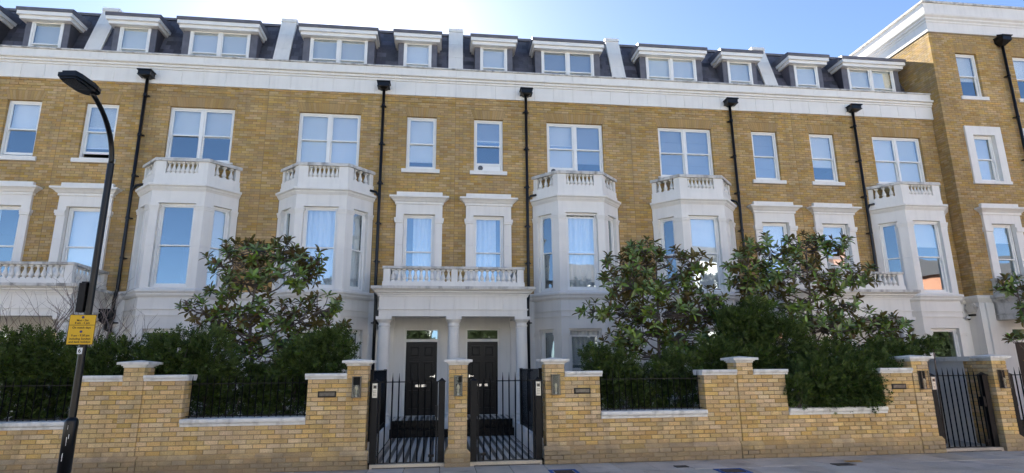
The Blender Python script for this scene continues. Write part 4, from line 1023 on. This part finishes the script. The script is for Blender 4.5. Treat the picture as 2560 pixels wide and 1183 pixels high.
# ------------------------------------------------------------------ street lamp and parking sign
LX, LY = at_y(195, 950, -8.15)[0], -8.15
ls = thing('street_lamp', (LX, LY, 0), 'tall black street lamp with curved arm and flat head at left', 'street lamp')
MB().lathe(LX, LY, [(.074, -.02), (.074, 1.05), (.068, 1.08), (.044, 1.11)], 24).build('base', 'paint_black', ls, smooth=True)
smooth_by_angle(MB().lathe(LX, LY, [(.043, 1.10), (.042, 4.42), (.044, 4.46), (.034, 4.47)], 20).build('shaft', 'paint_black', ls))
def at_x(px, py, X):
    d = ray(px, py); return CAM + d*((X-CAM[0])/d[0])
A1 = at_x(231, 234, LX); arm = []          # the arm reaches out over the road
ay, ah = LY-A1[1], A1[2]-4.44
for k in range(13):
    a = k/12*R(66); arm.append((LX, LY-ay*(1-math.cos(a))/(1-math.cos(R(66))), 4.44+ah*math.sin(a)/math.sin(R(66))))
MB().tube(arm, [.033]*8+[.031]*5, 12).build('arm', 'paint_black', ls, smooth=True)
hx, hy, hz = arm[-1]
hd = MB(lambda x, y, z: (hx+y*.99-x*.10-.03, hy+.04-x*.99-y*.10, hz+.02+z+x*.02))
top = [(-.05, -.055), (.0, -.115), (.10, -.145), (.36, -.14), (.46, -.11), (.46, .11), (.36, .14), (.10, .145), (.0, .115), (-.05, .055)]
hd.prism(top[::1], .0, .05); hd.prism([(x*.9+.02, y*.75) for x, y in top], .0501, .085); hd.prism([(x*.90+.03, y*.86) for x, y in top], -.025, -.0005)
hd.build('lamp_head', 'paint_black', ls); h2 = MB(hd.T); h2.box(.16, .42, -.09, .09, -.031, -.0255); h2.build('lens', 'keypad_dark', ls)
h3 = MB(hd.T); h3.lathe(.02, .02, [(.025, .086), (.025, .115), (.005, .12)], 10); h3.build('sensor', 'sign_white', ls)
# scuffed white paint on the base
for (a, z, w, h) in ((-96, .60, .006, .09), (-80, .78, .004, .10), (-66, .86, .005, .05), (-84, .97, .003, .05)):
    ca, sa = math.cos(R(a)), math.sin(R(a)); cx, cy = LX+ca*.0748, LY+sa*.0748
    q = [(cx+sa*w*random.uniform(.3, 1)*(-1 if k < 5 else 1), cy-ca*w*random.uniform(.3, 1)*(-1 if k < 5 else 1), z+h*(k/4 if k < 5 else (9-k)/4)) for k in range(10)]
    MB().add(q, [tuple(range(10))]).build('scuff', 'sign_white', ls)
MB().cbox(LX-.135, LX-.047, LY-.06, LY+.06, 2.42, 2.80, .008).box(LX-.12, LX-.04, LY-.03, LY+.03, 2.8005, 2.82).build('control_box', 'iron', ls)
sg = thing('parking_sign', (LX, LY-.06, 2.0), 'yellow parking restriction sign on the street lamp', 'sign'); SY = LY-.062
sx0, sx1, sz0, sz1 = LX-.175, LX+.145, 2.00, 2.385
MB().cbox(sx0, sx1, SY-.004, SY, sz0, sz1, .002).build('plate', 'sign_yellow', sg)
bd = MB(); k = .006; y0, y1 = SY-.0052, SY-.0042
for a, b, c, d in ((sx0, sx1, sz0, sz0+k), (sx0, sx1, sz1-k, sz1), (sx0, sx0+k, sz0+k, sz1-k), (sx1-k, sx1, sz0+k, sz1-k), (sx0+k, sx1-k, sz1-.138, sz1-.132)): bd.box(a, b, y0, y1, c, d)
bd.build('border', 'sign_print', sg)
def text(body, size, x, z, parent, material='sign_print', y=None):
    cu = bpy.data.curves.new('lettering', 'FONT'); cu.body = body; cu.size = size; cu.align_x = 'CENTER'; cu.align_y = 'CENTER'; cu.extrude = .0004; cu.offset = size*.022; cu.resolution_u = 3
    tmp = bpy.data.objects.new('tmp', cu); COL.objects.link(tmp); dg = bpy.context.evaluated_depsgraph_get()
    me = bpy.data.meshes.new_from_object(tmp.evaluated_get(dg)); bpy.data.objects.remove(tmp)
    me.materials.clear(); me.materials.append(MATS[material])
    o = piece('lettering', me, parent, (x, y if y is not None else SY-.0048, z), (R(90), 0, 0)); return o
mx = (sx0+sx1)/2
for bdy, dz in (('Mon - Sat', .075), ('8 am - 5 pm', .108), ('On match days', .168), ('9 am - 9.30 pm', .268), ('including Sundays', .309), ('and bank holidays', .348)): text(bdy, .036, mx, sz1-dz, sg)
for dz in (.035, .218):
    m = MB(lambda x, y, z: (mx+x, SY-.0045-z, sz1-dz+y)); m.lathe(0, 0, [(.017, 0), (.017, .0008)], 18); m.build('symbol', 'sign_purple', sg)
    m = MB(lambda x, y, z: (mx+x, SY-.0055-z, sz1-dz+y)); m.lathe(0, 0, [(.010, 0), (.010, .0004)], 16); m.build('symbol', 'paint_blue', sg)
for z in (2.08, 2.31): MB().box(LX-.052, LX+.052, LY-.0615, LY+.05, z-.01, z+.01).build('clip', 'lantern_metal', sg)
nm = thing('number_plate', (LX-.0, LY-.05, 1.9), 'small white plate with the number 6 on the lamp post', 'number plate')
MB().cbox(LX-.034, LX+.026, LY-.055, LY-.049, 1.885, 1.965, .001).build('plate', 'sign_white', nm); text('6', .07, LX-.004, 1.925, nm, y=LY-.0557)

# ------------------------------------------------------------------ plants
def rot_from(axis, roll):
    """orthonormal frames (n,3,3) whose x axis is axis"""
    a = axis/np.linalg.norm(axis, axis=1, keepdims=True)
    h = np.where(np.abs(a[:, 2:3]) < .9, np.array([[0, 0, 1.0]]), np.array([[1.0, 0, 0]]))
    b = np.cross(h, a); b /= np.linalg.norm(b, axis=1, keepdims=True); c = np.cross(a, b)
    cr, sr = np.cos(roll)[:, None], np.sin(roll)[:, None]
    return np.stack([a, b*cr+c*sr, -b*sr+c*cr], axis=2)
LEAFV = np.array([(0, 0, 0), (.18, .20, .03), (.18, -.20, .03), (.20, 0, -.02), (.50, .30, .06), (.50, -.30, .06), (.52, 0, -.03), (.80, .19, .03), (.80, -.19, .03), (.82, 0, -.06), (1.0, 0, -.12), (.02, .012, 0), (.02, -.012, 0)])
LEAFQ = np.array([(0, 3, 1, 11), (0, 12, 2, 3), (3, 6, 4, 1), (3, 2, 5, 6), (6, 9, 7, 4), (6, 5, 8, 9), (9, 10, 10, 7), (9, 8, 10, 10)])
LEAFV = LEAFV[:11]; LEAFQ = np.array([(0, 3, 1, 1), (0, 2, 3, 3), (3, 6, 4, 1), (3, 2, 5, 6), (6, 9, 7, 4), (6, 5, 8, 9), (9, 10, 7, 7), (9, 8, 10, 10)])
def leaf_faces():
    return [tuple(dict.fromkeys(q)) for q in LEAFQ.tolist()]
def leaf_mesh_np(name, V, material):
    """V: (n, 11, 3)"""
    n = len(V); fs = leaf_faces(); me = bpy.data.meshes.new(name)
    me.vertices.add(n*11); me.vertices.foreach_set('co', V.astype(np.float32).ravel())
    per = np.concatenate([np.array(f) for f in fs]); lens = np.array([len(f) for f in fs])
    idx = (per[None, :]+(np.arange(n)*11)[:, None]).ravel().astype(np.int32)
    st = np.concatenate([[0], np.cumsum(lens)[:-1]]); starts = (st[None, :]+(np.arange(n)*lens.sum())[:, None]).ravel().astype(np.int32)
    me.loops.add(len(idx)); me.loops.foreach_set('vertex_index', idx); me.polygons.add(len(starts)); me.polygons.foreach_set('loop_start', starts)
    me.update(calc_edges=True); me.materials.append(MATS[material]); me.polygons.foreach_set('use_smooth', np.ones(len(starts), dtype=bool)); return me
_leaf_me = {}
def magnolia(base, trunk_top, lobes, label, nros, seed, young=.22, leaf=.19, rad=.055):
    """lobes: (x, y, z, rx, ry, rz) ellipsoids that hold the leaf rosettes"""
    rg = np.random.default_rng(seed); rd = random.Random(seed)
    root = thing('magnolia_tree', base, label, 'tree', 'magnolia trees in the front gardens')
    B = Vector(base); Tt = Vector(trunk_top); tm = MB(); pts = []; N = 9
    for i in range(N+1):
        t = i/N; p = B.lerp(Tt, t)+Vector((rd.uniform(-.05, .05), rd.uniform(-.05, .05), 0))*(0 if i == 0 else 1); pts.append(p)
    tm.tube(pts, [rad*(1-.75*i/N) for i in range(N+1)], 10)
    wsum = sum(l[3]*l[5] for l in lobes); ros = []
    for (x, y, z, rx, ry, rz) in lobes:
        c = Vector((x, y, z)); zj = max(B.z+.25, z-.35*math.hypot(x-B.x, y-B.y)-rz*.6); tt = min(.98, max(.08, (zj-B.z)/(Tt.z-B.z)))
        k = min(N-1, int(tt*N)); j = pts[k].lerp(pts[k+1], tt*N-k)
        mid = j.lerp(c, .55)+Vector((rd.uniform(-.06, .06), rd.uniform(-.06, .06), -.06)); limb = [j, j.lerp(mid, .5)+Vector((0, 0, -.02)), mid, c]
        tm.tube(limb, [rad*.42, rad*.36, rad*.28, rad*.16], 7)
        n = max(3, int(nros*rx*rz/wsum))
        for q in range(n):
            v = rg.normal(size=3); v /= np.linalg.norm(v); r = rg.uniform(.25, 1)**.45
            p = np.array([x+v[0]*rx*r, y+v[1]*ry*r, z+v[2]*rz*r]); out = np.array([v[0]/rx, v[1]/ry, v[2]/rz]); out /= np.linalg.norm(out)
            ax = out*.65+np.array([0, -.12, .75])+rg.normal(size=3)*.25; ax /= np.linalg.norm(ax)
            ros.append((p, ax)); P = Vector(p); s0 = mid.lerp(c, rd.uniform(.45, 1)).lerp(P, rd.uniform(0, .3)); m2 = s0.lerp(P, .6)+Vector((0, 0, -.05))
            tm.tube([s0, m2, P], [.011, .009, .006], 5)
    tr = tm.build('trunk', 'bark', root, smooth=True)
    LV = []; YV = []
    for p, ax in ros:
        n = rg.integers(7, 13); isy = rg.random() < young
        fr = rot_from(ax[None, :], np.array([rg.uniform(0, 6.28)]))[0]
        for i in range(n):
            ph = i*2.4+rg.uniform(-.3, .3); ring = i/n
            tilt = R(28+70*(1-ring))+rg.uniform(-.2, .2) if not (isy and ring > .5) else R(18+25*(1-ring))
            d = fr[:, 0]*math.cos(tilt)+(fr[:, 1]*math.cos(ph)+fr[:, 2]*math.sin(ph))*math.sin(tilt)
            d[2] -= .10*(1-ring); d /= np.linalg.norm(d)
            nrm = fr[:, 0]-d*(fr[:, 0]@d); ln_ = np.linalg.norm(nrm)
            nrm = nrm/ln_ if ln_ > .05 else np.array([0, 0, 1.0]); side = np.cross(nrm, d)
            L = leaf*rg.uniform(.65, 1.15)*(.75 if isy and ring > .5 else 1)
            M = np.stack([d*L, side*L*.62, nrm*L], axis=1)
            V = LEAFV@M.T+p+ax*(ring*.035)
            (YV if isy and ring > .45 else LV).append(V)
    LV = np.array(LV); YV = np.array(YV)
    # largest leaves in view become leaves of their own
    cen = LV[:, 6, :]; key = np.array([(c-CAM)@_fw for c in cen])-LV[:, 10, :].sum(axis=1)*0
    order = np.argsort(key); own = order[:300]; restm = np.ones(len(LV), bool); restm[own] = False
    crown = bpy.data.objects.new('crown', leaf_mesh_np('crown', LV[restm], 'magnolia_leaf')); link(crown, root); crown['kind'] = 'stuff'
    for i in own:
        me = leaf_mesh_np('leaf', LV[i:i+1]-LV[i, 0], 'magnolia_leaf'); piece('leaf', me, crown, LV[i, 0])
    if len(YV): o = bpy.data.objects.new('young_leaves', leaf_mesh_np('young_leaves', YV, 'magnolia_young')); link(o, root); o['kind'] = 'stuff'; o['label'] = 'rusty brown young leaves'
    return root
def px_lobes(lst, Y):
    out = []
    for (x, y, rx, ry, dy, dep) in lst:
        c = at_y(x, y, Y+dy); e = at_y(x+rx, y, Y+dy); f_ = at_y(x, y-ry, Y+dy); out.append((c[0], c[1], c[2], abs(e[0]-c[0]), dep, abs(f_[2]-c[2])))
    return out
YT = -3.6
c = at_y(637, 905, YT); tp = at_y(640, 625, YT)
magnolia((c[0], YT, .05), tuple(tp), px_lobes([(640, 625, 85, 32, 0, .5), (575, 650, 62, 32, -.2, .4), (700, 640, 60, 38, .2, .45), (770, 650, 45, 42, -.1, .35), (610, 700, 82, 40, .1, .5), (735, 685, 62, 45, -.3, .4), (560, 730, 38, 28, .1, .3), (500, 775, 45, 30, -.2, .35), (560, 800, 70, 38, .1, .5), (650, 780, 90, 36, -.3, .5), (740, 800, 80, 42, .1, .5), (810, 770, 55, 34, -.2, .4), (700, 850, 75, 34, -.4, .4), (600, 850, 60, 34, .2, .4), (830, 810, 40, 30, 0, .3), (640, 905, 90, 30, -.2, .4)], YT), 'magnolia tree left of the central gates, with two tiers of leaves', 340, 11, young=.20)
c = at_y(1648, 900, YT); tp = at_y(1640, 640, YT)
magnolia((c[0], YT, .05), tuple(tp), px_lobes([(1615, 625, 48, 28, 0, .35), (1590, 665, 80, 36, .1, .45), (1690, 640, 50, 22, -.1, .3), (1745, 655, 40, 30, 0, .3), (1560, 710, 75, 38, -.2, .45), (1650, 715, 85, 42, .1, .5), (1725, 700, 48, 34, .2, .35), (1490, 775, 48, 20, -.1, .3), (1560, 775, 75, 38, .1, .5), (1650, 785, 90, 42, -.3, .5), (1740, 780, 70, 42, .1, .5), (1785, 745, 42, 26, -.1, .3), (1800, 785, 35, 28, 0, .3), (1600, 835, 80, 36, -.1, .5), (1710, 845, 80, 40, 0, .5), (1545, 850, 45, 30, .2, .35), (1650, 890, 100, 26, 0, .4)], YT), 'bushy magnolia tree just right of the central gates', 410, 23, young=.13, leaf=.19)
c = at_y(2040, 900, YT); tp = at_y(2010, 620, YT)
magnolia((c[0], YT, .05), tuple(tp), px_lobes([(1915, 625, 60, 34, 0, .35), (1850, 650, 45, 34, -.1, .3), (2005, 620, 70, 38, .1, .45), (2100, 615, 55, 24, -.1, .35), (1890, 690, 75, 36, .1, .4), (1985, 680, 85, 42, -.2, .5), (2085, 690, 75, 42, .1, .45), (2150, 690, 40, 28, 0, .3), (1840, 710, 30, 22, 0, .25), (1900, 745, 60, 30, .2, .4), (2000, 755, 80, 34, .1, .5), (2100, 760, 60, 30, -.1, .4), (2150, 800, 70, 36, .1, .45), (2060, 820, 95, 40, -.2, .5), (2200, 820, 40, 30, 0, .3), (1960, 815, 80, 36, .1, .45), (2090, 875, 110, 34, -.2, .5), (2210, 870, 40, 30, -.2, .35), (2240, 815, 34, 26, -.1, .3), (2255, 850, 34, 24, -.2, .3)], YT), 'widest magnolia tree, in front of the right porch balustrade', 400, 37, young=.12, leaf=.195)
magnolia((13.3, -4.2, .05), (13.25, -4.2, 3.4), [(13.0, -4.3, 3.45, .35, .3, .22), (13.6, -4.2, 2.9, .4, .35, .35), (12.65, -4.5, 2.15, .18, .18, .10), (13.5, -4.4, 1.8, .35, .35, .3)], 'magnolia branches poking in at the right edge of the photo', 60, 51, young=.2)

DENS = 1.7
def sprays(ell, dens, seed, droop=.15, size=.155):
    """feathery yew sprays filling ellipsoids, thickest near the skin"""
    rg = np.random.default_rng(seed); P = []; D = []
    for (x, y, z, rx, ry, rz) in ell:
        n = int(DENS*dens*(rx*rz*3+ry*rz*1.5+rx*ry*1.5))
        v = rg.normal(size=(n, 3)); v /= np.linalg.norm(v, axis=1, keepdims=True); r = rg.uniform(.05, 1, n)**.36
        r *= 1+.14*np.sin(v[:, 0]*7+x*3)*np.cos(v[:, 2]*8+z*5)+rg.normal(0, .05, n)
        p = np.array([x, y, z])+v*np.array([rx, ry, rz])*r[:, None]
        d = v/np.array([rx, ry, rz]); d /= np.linalg.norm(d, axis=1, keepdims=True)
        d = d*.8+rg.normal(0, .45, (n, 3))+np.array([0, -.05, .35-droop]); P.append(p); D.append(d)
    P = np.concatenate(P); D = np.concatenate(D); ok = P[:, 2] > .06; P = P[ok]; D = D[ok]; n = len(P)
    M = rot_from(D, rg.uniform(0, 6.28, n)); S = rg.uniform(.6, 1.25, n)*size
    # one spray: stem with seven leaflets, each a narrow folded blade
    V = []; Q = []
    for (a, ang, l) in ((.0, 42, .42), (.0, -42, .42), (.30, 40, .46), (.30, -40, .46), (.58, 36, .36), (.58, -36, .36), (.55, 0, .50), (.12, 12, .5)):
        ca, sa = math.cos(R(ang)), math.sin(R(ang)); b = len(V); w = .062
        V += [(a, 0, 0), (a+ca*l*.5-sa*w, sa*l*.5+ca*w, .02), (a+ca*l, sa*l, -.03), (a+ca*l*.5+sa*w, sa*l*.5-ca*w, .02)]; Q.append((b, b+3, b+2, b+1))
    V = np.array(V); Q = np.array(Q); nv = len(V)
    X = np.einsum('nij,vj->nvi', M, V)*S[:, None, None]+P[:, None, :]
    return X.reshape(-1, 3), (Q[None]+(np.arange(n)*nv)[:, None, None]).reshape(-1, 4), P
def yew(ell, label, dens, seed, base, name='yew_bush', cat='bush', size=.155, protrude=()):
    root = thing(name, base, label, cat, 'dark yew bushes behind the garden walls')
    V, Q, P = sprays(ell, dens, seed, size=size)
    o = bpy.data.objects.new('foliage', np_mesh('foliage', V, Q, 'yew_leaf')); link(o, root); o['kind'] = 'stuff'
    rd = random.Random(seed); m = MB()
    for (x, y, z, rx, ry, rz) in ell:
        b = Vector((x+rd.uniform(-.1, .1), y+rd.uniform(-.05, .1), .03))
        for k in range(4): m.tube([b, b.lerp(Vector((x, y, z)), .6), Vector((x+rd.uniform(-.7, .7)*rx, y+rd.uniform(-.6, .6)*ry, z+rd.uniform(.0, .75)*rz))], [.022, .016, .005], 6)
    m.build('stems', 'bark', root, smooth=True); return root
E_ = lambda px, py, Y, rx, ry, rz: (*at_y(px, py, Y), rx, ry, rz)
yew([E_(20, 980, -4.95, .75, .40, .85), E_(120, 960, -4.95, .65, .38, .80), E_(60, 890, -4.9, .7, .35, .45)], 'dense yew hedge behind the low wall at the left edge', 430, 3, (-7.6, -4.95, .05), 'yew_hedge', 'hedge')
yew([E_(240, 945, -4.9, .62, .36, .62), E_(290, 905, -4.85, .5, .3, .40)], 'yew bush behind the high wall between lamp post and brick pier', 430, 4, (-6.2, -4.9, .05))
yew([E_(430, 900, -4.85, .58, .42, .52), E_(520, 905, -4.8, .50, .42, .62), E_(510, 985, -4.85, .35, .3, .6), E_(400, 960, -4.8, .5, .36, .6)], 'large yew bush left of the left magnolia', 430, 5, (-4.9, -4.8, .05))
yew([E_(800, 895, -4.8, .55, .42, .45), E_(835, 870, -4.75, .38, .35, .40), E_(745, 915, -4.8, .42, .35, .45), E_(720, 985, -4.7, .45, .28, .55)], 'spiky yew bush right of the left magnolia, beside the gate pier', 430, 6, (-2.8, -4.8, .05))
yew([E_(590, 1000, -4.6, .55, .25, .55), E_(660, 1000, -4.5, .5, .25, .55), E_(620, 960, -4.3, .7, .25, .4)], 'shaded low yew behind the railing below the left magnolia', 330, 7, (-3.8, -4.5, .05))
yew([E_(1535, 935, -4.8, .52, .38, .45), E_(1500, 905, -4.8, .36, .32, .32), E_(1560, 990, -4.85, .5, .28, .55)], 'round yew bush next to the railing right of the gates', 430, 8, (3.0, -4.8, .05))
yew([E_(1700, 925, -4.8, .55, .36, .36), E_(1790, 900, -4.8, .50, .36, .40), E_(1690, 985, -4.8, .55, .28, .55), E_(1620, 975, -4.7, .4, .25, .5)], 'yew bush under the second magnolia behind the railing', 430, 9, (4.6, -4.8, .05))
yew([E_(1860, 850, -4.5, .62, .50, .75), E_(1890, 800, -4.45, .36, .36, .48), E_(1830, 815, -4.45, .30, .32, .36), E_(1960, 870, -4.6, .55, .45, .70), E_(1870, 920, -4.8, .85, .38, .55)], 'tallest yew bush, rising behind the middle brick pier', 450, 10, (6.4, -4.6, .05))
yew([E_(2040, 960, -5.30, .56, .40, .52), E_(2130, 965, -5.32, .60, .42, .52), E_(2190, 930, -5.15, .40, .35, .42), E_(1992, 975, -5.58, .24, .22, .26), E_(2080, 985, -5.48, .58, .28, .26), E_(2165, 990, -5.5, .34, .24, .24), E_(2080, 930, -5.0, .8, .4, .6)], 'yew bush spilling through the railing over the right low wall', 500, 12, (8.0, -5.0, .05))
yew([E_(2250, 885, -4.9, .38, .28, .18), E_(2305, 868, -4.95, .26, .16, .10), E_(2330, 858, -4.95, .14, .1, .07), E_(2210, 900, -4.8, .4, .35, .4)], 'yew branch reaching out left of the far right gate', 700, 13, (9.0, -4.85, .05))

def bare_tree(base, label, seed):
    rd = random.Random(seed); root = thing('bare_tree', base, label, 'tree'); m = MB()
    def grow(p, d, L, r, dep):
        n = 4; pts = [p]; q = p.copy(); dd = d.copy()
        for i in range(n):
            dd = (dd+Vector((rd.gauss(0, .10), rd.gauss(0, .09), rd.gauss(.03, .07)))).normalized(); q = q+dd*(L/n); pts.append(q.copy())
        m.tube(pts, [r*(1-.45*i/n) for i in range(n+1)], 6 if dep < 2 else 4)
        if dep >= 4: return
        k = {0: 5, 1: 3, 2: 3, 3: 2}[dep]
        for j in range(k):
            t = rd.uniform(.35, 1) if j else 1.0; i = min(n-1, int(t*n)); s = pts[i].lerp(pts[i+1], t*n-i) if i < n else pts[-1]
            sp = {0: .55, 1: .55, 2: .6, 3: .6}[dep]; nd = (dd+Vector((rd.gauss(0, sp), rd.gauss(0, sp*.7), rd.uniform(-.1, .45)))).normalized()
            grow(s, nd, L*rd.uniform(.50, .78), r*(.58 if dep < 2 else .55), dep+1)
    b = Vector(base)
    for k in range(4): grow(b+Vector((rd.uniform(-.08, .08), rd.uniform(-.05, .05), 0)), Vector((-.35+.22*k+rd.uniform(-.08, .08), rd.uniform(-.15, .1), 1)).normalized(), 1.5, .030, 0)
    m.build('branches', 'bark_bare', root, smooth=True); return root
c = at_y(165, 860, -4.2)
bare_tree((c[0], -4.2, .05), 'leafless tree in front of the left porch', 5)

# ------------------------------------------------------------------ the other side of the street (seen in the window reflections, it throws sunlight back)
def far_house(x0, x1, h, wallm, label, y=-24.0, gable=True):
    t = thing('opposite_house', ((x0+x1)/2, y-4, 0), label, 'house', 'houses across the street')
    MB().box(x0+.02, x1-.02, y-8, y, -.1, h).build('wall', wallm, t)
    m = MB(); m.add([(x0, y+.3, h), (x1, y+.3, h), (x1, y-8.3, h), (x0, y-8.3, h), (x0, y-4, h+2.0), (x1, y-4, h+2.0)], [(0, 1, 5, 4), (2, 3, 4, 5), (0, 4, 3), (1, 2, 5), (3, 2, 1, 0)]); ro = m.build('roof', 'far_roof', t)
    MB().box(x0+.4, x0+1.3, y-4.4, y-3.4, h+1, h+3.2).build('chimney', wallm, ro)
    nf = int(h/3); nw = max(2, int((x1-x0)/2.2))
    for f in range(nf):
        for i in range(nw):
            xc = x0+(i+.5)*(x1-x0)/nw; z = .9+f*(h-.6)/nf
            w = MB().box(xc-.55, xc+.55, y, y+.05, z, z+1.7).build('window', 'paint_white', t)
            for k in (0, 1): MB().box(xc-.47, xc+.47, y+.051, y+.06, z+.06+k*.82, z+.80+k*.82).build('pane', 'far_window', w)
    return t
specs = [(-58, 11, 5.0, 'far_stock'), (-46, 10, 4.8, 'far_white'), (-35.5, 9, 5.2, 'far_white'), (-26, 9, 4.8, 'far_stock'), (-16.5, 8, 5.0, 'far_white'), (-8, 7, 4.6, 'far_white'), (-.5, 6, 4.8, 'far_white'), (6, 7, 7.4, 'far_white'), (13.5, 10, 9.2, 'far_white'), (24, 8, 6.2, 'far_brick'), (32.5, 9, 8.0, 'far_brick'), (42, 9, 8.4, 'far_brick'), (51.5, 9, 7.4, 'far_white')]
ordw = ['first', 'second', 'third', 'fourth', 'fifth', 'sixth', 'seventh', 'eighth', 'ninth', 'tenth', 'eleventh', 'twelfth', 'thirteenth']
for (x, w, h, mm), od in zip(specs, ordw):
    far_house(x, x+w, h, mm, '%s house across the street from the left, seen only in window reflections' % od)
for i, (x, y) in enumerate(((-7, -22.0), (-2.4, -22.2), (2.6, -22.0), (7.5, -22.4), (20, -22.3), (29, -22), (32.5, -22.3), (36, -22), (40, -22.2), (-13, -22.2), (-17, -22), (-21, -22.2))):
    t = thing('street_tree', (x, y, 0), '%s tree across the street, seen only in window reflections' % ordw[i], 'tree', 'trees across the street')
    MB().tube([(x, y, 0), (x+.05, y, 1.6), (x, y, 2.9)], [.13, .1, .05], 8).build('trunk', 'bark', t)
    V, Q, P = sprays([(x, y, 3.4, 1.5, 1.1, 1.2), (x+.8, y, 2.8, .9, .8, .7), (x-.8, y, 2.7, .9, .8, .7)], 150, 60+i, size=.36); o = bpy.data.objects.new('crown', np_mesh('crown', V, Q, 'far_leaf')); link(o, t); o['kind'] = 'stuff'
print('objects', len(bpy.data.objects))
